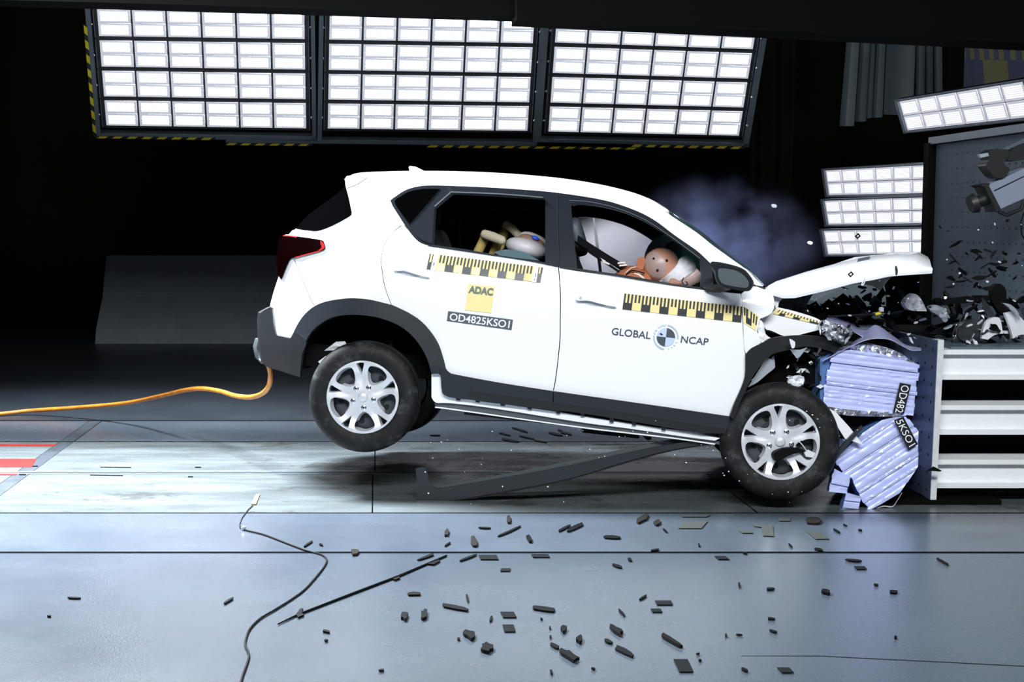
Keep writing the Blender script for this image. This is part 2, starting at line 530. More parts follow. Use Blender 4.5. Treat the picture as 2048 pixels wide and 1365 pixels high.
# ================================================================== the hall
XL, XR = -9.0, 12.0
def Yof(py): return G(CX, py).y
floor = make('floor', *(lambda m: (m.v, m.f))(MB().box((1.5, 14, -0.06), (21, 30, 0.08))), 'joint_black')
tag(floor, kind='structure')
def floor_piece(name, x0, x1, y0, y1, m, top=0.0, gap=0.004):
    mb = MB().box(((x0 + x1) / 2, (y0 + y1) / 2, top - 0.0105), (x1 - x0 - 2 * gap, y1 - y0 - 2 * gap, 0.021))
    return mb.build(name, m, floor)
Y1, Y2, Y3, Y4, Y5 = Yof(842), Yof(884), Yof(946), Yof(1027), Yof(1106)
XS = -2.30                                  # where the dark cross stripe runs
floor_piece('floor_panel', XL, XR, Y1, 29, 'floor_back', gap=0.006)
floor_piece('floor_panel', XL, XS - 0.05, Y2, Y1, 'floor_grey')
floor_piece('floor_panel', XS + 0.05, XR, Y2, Y1, 'floor_grey', gap=0.008)
for x0, x1 in ((XL, XS - 0.05), (XS + 0.05, 0.0), (0.0, 3.1), (3.1, XR)):
    floor_piece('track_plate', x0, x1, Y3 + 0.05, Y2, 'track_white', gap=0.004)
for x0, x1 in ((XL, XS - 0.05), (XS + 0.05, -0.015), (-0.015, 2.16), (2.16, XR)):
    floor_piece('track_plate', x0, x1, Y4, Y3 - 0.05, 'track_white', gap=0.004)
floor_piece('cross_stripe', XS - 0.05, XS + 0.05, Y4, Y1, 'stripe_slate', gap=0.0)
# rail edges of the tow slot
for ya, yb in ((Y3 + 0.012, Y3 + 0.05), (Y3 - 0.05, Y3 - 0.012)):
    floor_piece('slot_rail', XL, XR, ya, yb, 'frame_steel', top=0.002, gap=0.002)
floor_piece('floor_panel', XL, XR, Y5, Y4, 'floor_grey', gap=0.006)
for yy, w in ((Y1, 0.045), (Y2, 0.022), (Y4, 0.016), (Y5, 0.034), (Y3, 0.024)):
    MB().box(((XL + XR) / 2, yy, 0.0004), (XR - XL, w, 0.002)).build('joint_seal', 'joint_black', floor)
for xx, ya, yb in ((0.0, Y3 + 0.06, Y2), (-0.015, Y4, Y3 - 0.06), (2.16, Y4, Y3 - 0.06)):
    MB().box((xx, (ya + yb) / 2, 0.0004), (0.007, yb - ya, 0.002)).build('joint_seal', 'joint_black', floor)
# foreground slab in two, parted by the slanting joint at lower right
jl, jr = G(1640, 1313), G(2100, 1336)
k = (jr.y - jl.y) / (jr.x - jl.x)
yj = lambda x: jl.y + (x - jl.x) * k
for a, b in (((XL, Y5 - 0.007), None),):
    xs = [XL, jl.x, XR]
    up = [Vector((XL, Y5 - 0.007, 0)), Vector((XR, Y5 - 0.007, 0)), Vector((XR, yj(XR) + 0.004, 0)), Vector((jl.x, jl.y, 0)), Vector((jl.x - 0.01, jl.y - 0.0025, 0)), Vector((XL, jl.y - 0.0025, 0))]
    dn = [v + Vector((0, 0, -0.02)) for v in up]
    MB().hexa(up[::-1], dn[::-1]).build('floor_panel', 'floor_fore', floor)
    up = [Vector((XL, jl.y - 0.0025, 0)), Vector((jl.x - 0.01, jl.y - 0.0025, 0)), Vector((jl.x, jl.y - 0.002, 0)), Vector((XR, yj(XR) - 0.004, 0)), Vector((XR, -1, 0)), Vector((XL, -1, 0))]
    dn = [v + Vector((0, 0, -0.02)) for v in up]
    MB().hexa(up[::-1], dn[::-1]).build('floor_panel', 'floor_fore', floor)
jm = [Vector((jl.x - 0.3, jl.y - 0.0005, 0.0012)), Vector((jl.x, jl.y + 0.0005, 0.0012)), Vector((XR, yj(XR) + 0.008, 0.0012)), Vector((XR, yj(XR) - 0.008, 0.0012)), Vector((jl.x, jl.y - 0.004, 0.0012))]
MB().hexa(jm[::-1], [v - Vector((0, 0, 0.002)) for v in jm[::-1]]).build('joint_seal', 'joint_black', floor)
# painted red bars at the left edge
def paint(name, quad, m):
    up = [G(*q, 0.0018) for q in quad]; dn = [v + Vector((0, 0, -0.0025)) for v in up]
    return MB().hexa(up, dn).build(name, m, floor)
paint('red_bar', [(-1200, 918), (74, 918), (63, 935), (-1200, 935)], 'paint_red')
paint('red_bar', [(-1200, 945), (38, 945), (33, 951), (-1200, 951)], 'paint_red')
paint('dark_bar', [(-1200, 886), (116, 889), (108, 893), (-1200, 891)], 'paint_red')
for q in ([(200, 934), (262, 935), (262, 936.3), (200, 935.3)], [(180, 950), (246, 951), (246, 952.3), (180, 951.3)], [(390, 934), (402, 934), (402, 936), (390, 936)], [(376, 953), (386, 953), (386, 955), (376, 955)], [(62, 932), (76, 932), (76, 934), (62, 934)], [(38, 949), (52, 949), (52, 951), (38, 951)]):
    paint('slot_cover', q, 'joint_black')

# walls and ceiling
def curtain(name, x0, x1, Y, h, m, fold, amp, phase=0.0, z0=0.0, parent=None, axis='x'):
    rows = []
    n = int(abs(x1 - x0) / fold * 8)
    for z in (z0, h):
        row = []
        for i in range(n + 1):
            t = x0 + (x1 - x0) * i / n
            w = amp * (math.sin(t / fold * 2 * math.pi + phase) + 0.5 * math.sin(t / fold * 1.37 * math.pi + 1.3 + phase))
            row.append((t, Y + w, z) if axis == 'x' else (Y + w, t, z))
        rows.append(row)
    return MB().sheet(rows, (0, 0.02, 0) if axis == 'x' else (0.02, 0, 0)).build(name, m, parent, True)
wb = curtain('wall_back', XL, XR, 24.6, 9.0, 'curtain_black', 1.1, 0.10)
tag(wb, 'floor-length black curtain hanging in folds across the back of the hall', None, kind='structure')
tag(MB().box((XR + 0.1, 14, 4.5), (0.2, 30, 9)).build('wall_right', 'wall_dark'), kind='structure')
tag(MB().box((XL - 0.1, 14, 4.5), (0.2, 30, 9)).build('wall_left', 'wall_dark'), kind='structure')
tag(MB().box((1.5, 14, 9.1), (21, 30, 0.2)).build('ceiling', 'wall_dark'), kind='structure')
# paler side curtain strip behind the right array
cs = [P(1495, 300, 19.0), P(1530, 300, 19.0)]
cb = curtain('side_curtain', 4.72, 5.25, 19.0, 6.0, 'curtain_black', 0.22, 0.05)
tag(cb, 'narrow dark curtain strip hanging at the right end of the lamp arrays', 'curtain')

# overhead gantry beams that cut off the top of the lamp arrays
def gantry(name, label, pts, Y, thick, h, m):
    a = [P(px, py, Y) for px, py in pts]
    lo = a; hi = [p + Vector((0, 0, h)) for p in a]
    mb = MB()
    for i in range(len(a) - 1):
        q = [lo[i], lo[i + 1], hi[i + 1], hi[i]]
        mb.hexa(q, [v + Vector((0, thick, 0)) for v in q])
    return tag(mb.build(name, m), label, 'beam')
gantry('gantry_beam', 'long black overhead beam across the top left of the hall', [(-1700, -42), (190, 4.5), (615, 17), (1036, 30)], 10.6, 0.35, 0.7, 'truss_black')
gantry('gantry_beam', 'thicker black overhead beam across the top right of the hall', [(1034, 38), (1510, 60), (2048, 86), (3600, 158)], 10.4, 0.4, 0.9, 'truss_black')

# concrete road barrier by the curtain
JB = G(400, 688).y
def jersey(x0, x1, Yf, h):
    s = h / 175.0      # metres per photo pixel of its height
    prof = [(0.0, 0.0), (0.0, 30 * s), (0.30, 92 * s), (0.36, 175 * s), (0.62, 175 * s), (0.68, 92 * s), (0.98, 30 * s), (0.98, 0.0)]
    a = [Vector((x0 + 0.09 * p[1], Yf + p[0], p[1])) for p in prof]
    b = [Vector((x1, Yf + p[0], p[1])) for p in prof]
    return MB().hexa(a, b)
jx0 = G(190, 688).x
tag(jersey(jx0, jx0 + 4.6, JB, 1.17).build('concrete_barrier', 'concrete'), 'long grey concrete road barrier standing by the curtain behind the car', 'barrier')

# ------------------------------------------------------------------ lamp arrays
def led_board(name, corners, parent, m, thick=0.012):
    """a thin glowing board given by its four corners (tl, tr, br, bl)"""
    tl, tr, br, bl = corners
    n = (tr - tl).cross(bl - tl).normalized()     # points into the room side or away; thickness goes behind
    if n.y < 0: n = -n
    vs = [tl, tr, br, bl] + [c + n * thick for c in (tl, tr, br, bl)]
    fs = [(3, 2, 1, 0), (4, 5, 6, 7), (0, 1, 5, 4), (1, 2, 6, 5), (2, 3, 7, 6), (3, 0, 4, 7)]
    uv = [(0, 1), (1, 1), (1, 0), (0, 0)] + [(-1, -1)] * 4
    return make(name, vs, fs, m, parent, uvs=uv)
def plane_fn(tl, tr, br, bl, p0, n):
    c = [plane_hit(*q, p0, n) for q in (tl, tr, br, bl)]
    def f(u, v, lift=0.0):
        p = c[0] * (1 - u) * (1 - v) + c[1] * u * (1 - v) + c[2] * u * v + c[3] * (1 - u) * v
        return p - n * lift
    return f
TILT = R(30)
ARR_P0 = P(800, 262, 16.5)
ARR_N = Vector((0, math.cos(TILT), math.sin(TILT)))       # points away from the viewer
def quad_bar(f, u0, u1, v0, v1, lift, thick):
    a = [f(u0, v0, lift), f(u1, v0, lift), f(u1, v1, lift), f(u0, v1, lift)]
    return a, [p + ARR_N * thick for p in a]
def lamp_array(label, tl, tr, br, bl, rails, tapes, rows=5):
    f = plane_fn(tl, tr, br, bl, ARR_P0, ARR_N)
    base = f(0.5, 1.08)
    root = thing('lamp_array', label, 'lamp array', base, 'big lamp arrays hanging in front of the curtain')
    pitch = 1.0 / (4 - 0.13)
    rh = pitch * 0.87
    back = MB(); back.hexa(*quad_bar(f, -0.02, 1.02, 1.0 + 0.02 - rows * pitch, 1.04, -0.06, 0.05))
    back.build('back_panel', 'lamp_black', root)
    for r in range(rows):
        v0 = 1.0 - rh - r * pitch
        mb = MB(); mb.hexa(*quad_bar(f, -0.012, 1.012, v0 - 0.018, v0 + rh + 0.018, -0.012, 0.05))
        fl = mb.build('floodlight', 'lamp_black', root)
        for (a0, a1, b0, b1) in ((-0.016, -0.012, v0 - 0.01, v0 + rh + 0.01), (1.012, 1.016, v0 - 0.01, v0 + rh + 0.01)):
            MB().hexa(*quad_bar(f, a0, a1, b0, b1, 0.01, 0.03)).build('housing_edge', 'frame_steel', fl)
        for i in range(6):
            for j in range(2):
                u0, u1 = i / 6 + 0.005, (i + 1) / 6 - 0.005
                w0 = v0 + rh * (j / 2) + rh * 0.012; w1 = v0 + rh * ((j + 1) / 2) - rh * 0.012
                c = [f(u0, w0), f(u1, w0), f(u1, w1), f(u0, w1)]
                led_board('led_board', c, fl, 'led_front')
    for u in (0.08, 0.92):
        q = f(u, RAIL_T, -0.05); MB().tube([q, Vector((q.x, q.y + 0.1, 9.0))], 0.02, 8).build('hanger', 'truss_black', root)
    for (u0, u1, v0, v1) in rails:
        MB().hexa(*quad_bar(f, u0, u1, v0, v1, 0.03, 0.09)).build('frame_rail', 'frame_steel', root)
    for r in range(4):
        vv = 1.0 - rh * 0.5 - r * pitch
        for u in (-0.025, 1.025): MB().ball(f(u, vv, 0.035), 0.012, 8, 5).build('bolt', 'bolt_bright', root)
    for (u0, u1, v0, v1, n, vert) in tapes:
        tp = MB().hexa(*quad_bar(f, u0, u1, v0, v1, 0.036, 0.005)).build('hazard_tape', 'hazard_black', root)
        for i in range(n):
            a, b = i / n, (i + 0.55) / n
            if vert:
                y0, y1 = v0 + (v1 - v0) * a, v0 + (v1 - v0) * b
                sk = (v1 - v0) / n * 0.2
                q = [f(u0, y0, 0.038), f(u1, y0 + sk, 0.038), f(u1, y1 + sk, 0.038), f(u0, y1, 0.038)]
            else:
                x0, x1 = u0 + (u1 - u0) * a, u0 + (u1 - u0) * b
                sk = (u1 - u0) / n * 0.22
                q = [f(x0 + sk, v0, 0.038), f(x1 + sk, v0, 0.038), f(x1, v1, 0.038), f(x0, v1, 0.038)]
            MB().hexa(q, [p + ARR_N * 0.003 for p in q]).build('hazard_stripe', 'hazard_yellow', tp)
    return root
RAIL_T = -0.34
lamp_array('left of three big lamp arrays hanging before the curtain', (191.7, 18.3), (610.5, 24.4), (614, 257.5), (211, 251.5),
           [(-0.050, -0.026, RAIL_T, 1.085), (1.026, 1.046, RAIL_T, 1.09), (-0.05, 1.046, 1.062, 1.10)],
           [(-0.062, -0.046, 0.12, 1.09, 8, True), (-0.045, 0.545, 1.082, 1.102, 8, False)])
lamp_array('middle one of three big lamp arrays hanging above the car roof', (657.4, 25.6), (1071, 34), (1056.6, 262.5), (653.7, 257.6),
           [(-0.046, -0.024, RAIL_T, 1.12), (1.024, 1.046, RAIL_T, 1.12), (-0.50, 1.046, 1.095, 1.125)],
           [(-0.50, -0.07, 1.126, 1.146, 6, False), (0.50, 1.56, 1.126, 1.146, 14, False)])
lamp_array('right of three big lamp arrays hanging before the curtain', (1112, 31.5), (1516, 46.5), (1479.5, 272), (1095, 263.7),
           [(-0.055, -0.033, RAIL_T, 1.085), (1.022, 1.052, RAIL_T, 1.09), (-0.05, 1.05, 1.058, 1.085)],
           [(0.44, 1.03, 1.086, 1.108, 8, False)])

# side lamps on the right wall, facing along the track
def side_lamp(label, corners, ydep):
    tl, tr, br, bl = [P(*c, y) for c, y in zip(corners, ydep)]
    n = (tr - tl).cross(bl - tl).normalized()
    if n.x < 0: n = -n
    def f(u, v, lift=0.0): return tl * (1 - u) * (1 - v) + tr * u * (1 - v) + br * u * v + bl * (1 - u) * v - n * lift
    root = thing('side_lamp', label, 'floodlight', f(0.5, 1.05), 'side floodlights at the right')
    def bar(u0, u1, v0, v1, l, t):
        a = [f(u0, v0, l), f(u1, v0, l), f(u1, v1, l), f(u0, v1, l)]
        return a, [p + n * t for p in a]
    MB().hexa(*bar(-0.03, 1.03, -0.07, 1.07, -0.014, 0.07)).build('housing', 'lamp_black', root)
    fr = MB()
    for q in ((-0.03, -0.004, -0.06, 1.06), (1.004, 1.03, -0.06, 1.06), (-0.03, 1.03, -0.07, -0.02), (-0.03, 1.03, 1.02, 1.07)):
        fr.hexa(*bar(*q, 0.012, 0.03))
    fr.build('frame', 'lamp_edge', root)
    for i in range(6):
        for j in range(2):
            u0, u1 = i / 6 + 0.006, (i + 1) / 6 - 0.006
            w0, w1 = j / 2 + 0.012, (j + 1) / 2 - 0.012
            led_board('led_board', [f(u0, w0), f(u1, w0), f(u1, w1), f(u0, w1)], root, 'led_side')
    return root
side_lamp('top of the three stacked side floodlights left of the perforated board', [(1650, 341), (1862, 329), (1862, 387), (1657, 391)], (16.4, 14.3, 14.3, 16.4))
side_lamp('middle of the three stacked side floodlights left of the perforated board', [(1648, 402), (1861, 394), (1861, 447), (1656, 450)], (16.4, 14.3, 14.3, 16.4))
side_lamp('lowest of the three stacked side floodlights, just above the torn bonnet', [(1646, 462), (1861, 457), (1861, 507), (1655, 510)], (16.4, 14.3, 14.3, 16.4))
side_lamp('tilted side floodlight hanging above the perforated board', [(1797, 203), (2046, 163), (2068, 234), (1814, 262)], (15.5, 13.2, 13.2, 15.5))

mb = MB(); q = P(1850, 500, 15.0)
mb.box((q.x + 0.25, q.y, 2.1), (0.12, 0.12, 4.2)); mb.box((q.x + 0.25, q.y, 0.02), (0.6, 0.6, 0.04))
for zz in (1.6, 1.95, 2.25): mb.box((q.x + 0.12, q.y, zz), (0.3, 0.06, 0.05))
tag(mb.build('lamp_stand', 'truss_black'), 'black stand behind the three stacked side floodlights', 'stand')

# hanging grey strip sheets, upper right
sheets = [(1694, 1720, 70, 252, 17.0), (1722, 1742, 70, 243, 17.8), (1743, 1752, 70, 236, 17.7), (1754, 1772, 70, 235, 17.75), (1774, 1832, 70, 229, 17.9), (1833, 1850, 70, 226, 17.7), (1851, 1866, 70, 224, 17.8), (1868, 1884, 70, 222, 17.0)]
rs = thing('hanging_sheets', 'row of pale grey plastic strips hanging at the upper right', 'strip curtain', P(1790, 250, 17.2))
for i, (x0, x1, y0, y1, Y) in enumerate(sheets):
    rows = []
    sk = (250 - 70) * (0.085 * (1850 - x0) / 160)
    for k in range(5):
        t = k / 4
        y = y0 + (y1 - y0) * t
        a = P(x0 - sk * t, y, Y - 0.05 * t); b = P(x1 - sk * t * 0.8, y, Y - 0.05 * t)
        rows.append([a + (b - a) * (q / 4) + Vector((0, 0.05 * math.sin(q / 4 * math.pi), 0)) for q in range(5)])
    MB().sheet(rows, (0, 0.006, 0)).build('strip', 'sheet_grey', rs, True)

# measuring-tape banner hanging at top right
bn = thing('scale_banner', 'large blue and yellow block-scale banner hanging at the top right corner', 'banner', P(1985, 190, 16.2))
def bpt(u, v, l=0.0): return P(1915 + 190 * u + 8 * v, 80 + 110 * v + 10 * u, 16.4 - 1.2 * u) + Vector((0, -l + 0.06 * math.sin(5 * u), 0))
MB().sheet([[bpt(u / 8, v / 3) for u in range(9)] for v in range(4)], (0, 0.01, 0)).build('banner_cloth', 'banner_blue', bn)
def bpatch(u0, u1, v0, v1):
    rows = [[bpt(u0 + (u1 - u0) * i / 4, v0 + (v1 - v0) * j / 2, 0.012) for i in range(5)] for j in range(3)]
    MB().sheet(rows, (0, 0.004, 0)).build('yellow_block', 'banner_yellow', bn)
bpatch(0.27, 0.52, 0.32, 1.0); bpatch(0.82, 1.0, 0.32, 1.0)
for i, u in enumerate((0.03, 0.13, 0.24, 0.34, 0.44, 0.55, 0.66, 0.77)): bpatch(u, u + 0.05, 0.0, 0.33 if i < 3 else 0.31)
# ================================================================== the crashed car
W = 1.79
CAR_R = Matrix.Rotation(R(-9), 4, 'Z') @ Matrix.Rotation(R(5.5), 4, 'Y') @ Matrix.Rotation(R(-3), 4, 'X')
CAR_M = Matrix.Translation(P(725, 795, 8.8) - CAR_R @ Vector((0, 0.02, 0.33))) @ CAR_R
CAR_I = CAR_M.inverted()
CAM_L = CAR_I @ CAM
def rayL(px, py): return CAR_I.to_3x3() @ ray(px, py)
def CL(px, py, lat):                       # photo pixel -> car frame, on the upright plane at lateral distance lat
    d = rayL(px, py)
    return CAM_L + d * ((lat - CAM_L.y) / d.y)
def inset(x, z):
    i = 0.0
    if z > 1.12: i += 0.012 + 0.36 * (z - 1.12) + 0.16 * (z - 1.12) ** 2
    elif z > 0.8: i += 0.012 * ((z - 0.8) / 0.32) ** 2
    if z < 0.55: i += 0.16 * (0.55 - z)
    if x < 0.1: i += 0.30 * ((0.1 - x) / 0.72) ** 2.2
    if x > 2.0: i += 0.10 * ((x - 2.0) / 0.8) ** 2
    return i
def S(px, py, off=0.0):                    # photo pixel -> car frame, on the body side (off = metres proud)
    d = rayL(px, py); y = 0.05
    for _ in range(9):
        p = CAM_L + d * ((y - CAM_L.y) / d.y)
        y = inset(p.x, p.z) - off
    p.y = y
    return p
def mir(v): return Vector((v.x, W - v.y, v.z))

car = thing('crash_car', 'white five-door SUV crashed nose-first into the blue barrier, rear wheels in the air', 'car', matrix=CAR_M, local=True)
def panel(name, outline, m, parent=None, off=0.0, thick=0.014, holes=(), step=16.0, edge=None, far=True, smooth=True, far_parent=None):
    parent = parent or car
    mb = solid(outline, lambda x, y: S(x, y, off), lambda x, y: S(x, y, off) + Vector((0, thick, 0)), holes, step, edge or step)
    o = mb.build(name, m, parent, smooth)
    f = None
    if far:
        me = MB(); me.v = [mir(v) for v in mb.v]; me.f = [q[::-1] for q in mb.f]
        f = me.build(name, m, far_parent or car, smooth)
    return o, f
def loft(curve, bulge, n=14, power=2.0, off=0.0, fn=None):
    """rows across the car between a near edge (pixels on the side) and its mirror"""
    near = [fn(*q) if fn else S(q[0], q[1], off) for q in curve]
    rows = []
    for k in range(n + 1):
        t = k / n; w = 1 - abs(2 * t - 1) ** power
        rows.append([Vector((p.x, p.y + (W - 2 * p.y) * t, p.z)) + Vector(bulge) * w for p in near])
    return rows

# ---------------- traced outlines (photo pixels)
roofline = [(691, 358), (700, 354.5), (730, 352), (790, 350), (860, 350), (930, 351.5), (1000, 355), (1060, 359.5), (1130, 367), (1200, 378.5), (1257, 392), (1291, 403.5), (1314, 414), (1338, 428.5)]
pillar_a = [(1338, 428.5), (1347, 435), (1392, 464.5), (1426, 491.5), (1460, 516), (1494, 541), (1526, 573)]
win_top = [(780.5, 401), (791, 393), (811, 380.5), (834, 373.5), (861, 371), (916, 372.3), (995, 376), (1073, 381.5), (1112, 385.4), (1160, 392), (1200, 399), (1235, 408), (1280, 425), (1314, 444), (1347, 469), (1381, 492.6), (1399, 506), (1421, 527)]
belt = [(1428, 578), (1370, 573.6), (1314, 563.4), (1235, 550), (1156, 541), (1118, 534.5), (1053, 519), (955.6, 505), (897, 497), (854, 489.6), (834, 480), (817, 461), (799, 434), (785, 412)]
door_rear = [(815, 459), (805, 450), (784, 466.5), (768, 490), (762, 515), (764, 545), (770, 577), (782, 610)]
arch_out = [(782, 610), (744, 600.7), (717, 597.4), (690, 597.4), (652, 603.4), (627, 614), (608, 630.5), (595, 649), (586, 667), (581, 676)]
arch_out_f = [(782, 610), (812, 624), (839, 641), (860, 663), (877, 690), (887.5, 722), (892, 739), (901, 748)]
arch_in = [(601, 740), (606, 701), (616, 674), (635, 652), (662, 636), (690, 630.5), (725, 631), (757, 636), (793, 649), (820, 668), (841, 693), (855, 720), (863, 748)]
tail = [(558, 671), (550, 666), (544, 639), (542, 609), (547, 587), (554, 577), (562, 560), (560, 530), (562, 505), (567, 473), (581, 469), (589, 460), (592, 457.5)]
rear_glass_low = [(592, 457.5), (615, 461), (637, 461.6), (666, 451), (698, 433.5), (703, 427), (702, 419), (697, 395), (692, 376), (690.7, 365)]
seam_b = [(1117, 533), (1119, 560), (1121, 595), (1120.5, 640), (1120, 677), (1116, 720), (1111, 760), (1106.5, 783)]
clad_top = [(901, 748), (996, 765.6), (1106, 783), (1160, 790.6), (1298, 810), (1460, 833.6)]

def op(pts, n=5): return sm(pts, n, closed=False)
side_outline = op(roofline) + op(pillar_a)[1:] + [(1512, 571), (1470, 545), (1434, 531)] + op(win_top)[::-1] + op([(785, 412), (799, 434), (815, 459)])[1:] + op(door_rear)[2:] + op(arch_out)[1:] + op(tail) + op(rear_glass_low)[1:]
body, body_far = panel('body_side', side_outline, 'car_white', step=18, edge=9)
rd_outline = op([(818, 462), (834, 481), (854, 490.6), (897, 498), (955.6, 506), (1053, 520), (1115.6, 534.5)]) + op([(p[0] - 0.9, p[1]) for p in seam_b])[1:] + op([(p[0], p[1]) for p in clad_top[:3]])[::-1][1:] + op(arch_out_f)[::-1][1:] + op([(p[0] + 1.2, p[1]) for p in door_rear[1:]])[::-1]
rear_door, rear_door_far = panel('rear_door', rd_outline, 'car_white', step=18, edge=9)
fd_outline = op([(p[0] + 0.9, p[1]) for p in seam_b[:1]] + [(1156, 542), (1235, 551), (1314, 564.4), (1370, 574.6), (1428, 583), (1481, 588)])[0:] + op([(1483.5, 600), (1484.5, 640), (1487.5, 690), (1490, 712), (1488.5, 755), (1480, 781), (1468, 808), (1460, 833)])[0:] + op(clad_top[2:])[::-1][1:] + op([(p[0] + 0.9, p[1]) for p in seam_b])[::-1][1:-1]
front_door, front_door_far = panel('front_door', fd_outline, 'car_white', step=18, edge=9)
fender, fender_far = panel('front_fender', sm([(1483, 588, 1), (1506, 573), (1527, 579), (1543, 584), (1548, 600), (1548, 616), (1540, 629), (1520, 638, 1), (1514, 662), (1518, 672), (1521, 687, 1), (1503, 697), (1492, 709, 1), (1488, 690), (1486, 640)], 3), 'car_white', off=0.004, step=10, edge=6, far=False)
# the far wing is unseen from here but the car has one
far_wing = sm([(1483, 588, 1), (1506, 573), (1550, 590), (1660, 640, 1), (1650, 690, 1), (1560, 680), (1503, 697), (1490, 712, 1)], 3)
mbw = solid(far_wing, lambda x, y: mir(S(x, y)), lambda x, y: mir(S(x, y)) - Vector((0, 0.014, 0)), (), 16, 8)
mbw.build('front_fender', 'car_white', car, True)

# black window band with the two open door windows
open_rear = op([(872.5, 418), (905, 390.5)]) + op([(912, 389.5), (995, 393.8), (1090.6, 400)])[0:] + [(1090.6, 525), (995, 510.5), (930, 498.5), (867, 490)]
open_front = sm([(1143, 422), (1147, 412), (1168, 410), (1212, 416), (1257, 429), (1302, 451), (1347, 481.5), (1381, 505), (1399, 519, 1), (1402, 545), (1400, 577, 1), (1347, 568), (1257, 552), (1154, 537, 1)], 4)
band = op(win_top) + op(belt)
frame, frame_far = panel('window_frame', band, 'pillar_black', off=0.002, thick=0.03, holes=[open_rear, open_front], step=16, edge=8)
panel('quarter_glass', sm([(789, 404), (803, 392), (820, 383), (848, 378), (880, 378, 1), (819, 449, 1), (804, 428)], 4), 'gloss_black', off=0.006, thick=0.004, step=12)
panel('pillar_trim', sm([(821, 451, 1), (869, 413, 1), (864, 488, 1), (842, 479), (828, 464)], 3), 'pillar_black', off=0.010, thick=0.006, step=12)
def strip(name, pts, wpx, m, parent, off, thick=0.006, far=True):
    c = op(pts, 4)
    l = []; r_ = []
    for i, p in enumerate(c):
        a, b = c[max(i - 1, 0)], c[min(i + 1, len(c) - 1)]
        dx, dy = b[0] - a[0], b[1] - a[1]; L = math.hypot(dx, dy) or 1
        l.append((p[0] - dy / L * wpx / 2, p[1] + dx / L * wpx / 2)); r_.append((p[0] + dy / L * wpx / 2, p[1] - dx / L * wpx / 2))
    return panel(name, l + r_[::-1], m, parent, off, thick, step=30, edge=14, far=far)
strip('window_channel', [(869, 413, 1), (902, 384, 1), (1000, 388), (1086, 395)], 2.2, 'sill_metal', frame, 0.014, far=False)
strip('window_channel', [(871, 416, 1), (904, 387.5, 1), (1000, 391), (1090, 398)], 1.4, 'chrome', frame, 0.016, far=False)
strip('window_channel', [(1138, 401), (1180, 404), (1235, 417), (1290, 440), (1345, 476), (1400, 517)], 1.2, 'sill_metal', frame, 0.014, far=False)
strip('belt_moulding', [(856, 490), (955, 506), (1053, 521), (1115, 532)], 3.0, 'pillar_black', rear_door, 0.012)
strip('belt_moulding', [(1119, 534), (1235, 552), (1314, 565), (1424, 579.5)], 3.0, 'pillar_black', front_door, 0.012)
strip('pillar_gap', [(1114, 388), (1117, 532)], 1.2, 'hole_black', frame, 0.004, thick=0.003, far=False)
panel('mirror_sail', [(1397, 507), (1424, 532), (1427, 578), (1402, 574), (1403, 530)], 'pillar_black', off=0.014, thick=0.02, step=14)

# rear glass, tail lamps, spoiler edge
rg_up = [(592, 457.5), (611.5, 435), (641, 411.7), (666, 394), (691, 372)]
rg, _ = panel('rear_glass', op(rg_up) + op(rear_glass_low[:-1])[::-1][:-1], 'gloss_black', off=0.003, thick=0.008, step=12)
MB().sheet(loft(op(rg_up, 3), (-0.035, 0, 0.01), 12, 4.0, 0.003), (0.006, 0, -0.004)).build('rear_glass', 'gloss_black', car, True)
MB().sheet(loft([(589, 460), (581, 469), (575, 490), (566, 520), (560, 555), (552, 580), (544, 609), (543, 630)], (-0.06, 0, 0), 12, 4.0, 0.0), (0.012, 0, 0)).build('tailgate', 'car_white', car, True)
lamp_px = sm([(565, 471, 1), (594, 473), (641, 480), (648, 486), (650, 495), (645, 501), (617, 508.5), (587, 516), (578, 523), (563, 559, 1), (556, 551), (555, 540), (558.7, 511)], 4)
tl_, tl_far = panel('tail_lamp', lamp_px, 'lamp_red', off=0.016, thick=0.03, step=9, edge=5)
panel('lamp_lens', sm([(641, 481.5), (647, 487), (649, 495), (644, 500), (636, 502), (643, 495), (641, 488)], 3), 'lamp_red_clear', tl_, off=0.019, thick=0.004, step=6, far=False)
strip('lamp_lens', [(640, 502), (617, 508), (590, 515)], 1.8, 'lamp_red_clear', tl_, 0.019, far=False)
strip('lamp_lens', [(566, 471.6), (580, 472.3), (593, 474.6)], 2.4, 'lamp_red_clear', tl_, 0.019, far=False)
MB().sheet(loft([(565, 473), (562, 495), (558, 530)], (-0.075, 0, 0), 12, 4.0, 0.0), (0.02, 0, 0)).build('tail_lamp_bar', 'lamp_red', car, True)
# roof, fin antenna, lining
MB().sheet(loft(op(roofline, 3), (0, 0, 0.062), 16, 2.4, 0.0), (0, 0, -0.012)).build('roof', 'car_white', car, True)
MB().sheet(loft(op([(720, 362), (900, 361), (1060, 368), (1200, 387), (1290, 412), (1335, 434)], 3), (0, 0, 0.03), 10, 2.4, -0.05), (0, 0, -0.01)).build('headliner', 'interior_dark', car, True)
sp = loft([(691, 362), (696, 356), (720, 353.5)], (-0.05, 0, 0.03), 12, 4.0, 0.0)
MB().sheet(sp, (0.01, 0, -0.02)).build('spoiler', 'car_white', car, True)
fin_px = [(820, 348), (817.5, 334.5), (820, 332), (832, 334), (848, 342), (862, 350), (862, 356), (820, 356)]
fin = solid(fin_px, lambda x, y: CL(x, y, 0.87), lambda x, y: CL(x, y, 0.93), (), 12)
fin.build('fin_antenna', 'car_white', car)
strip('panel_seam', [(693, 377), (715, 368), (735, 355)], 0.9, 'hole_black', body, 0.002, 0.002, far=False)
strip('panel_seam', [(588, 518), (600, 548), (612, 577), (622, 600), (629, 612)], 0.9, 'debris_grey', body, 0.002, 0.002, far=False)

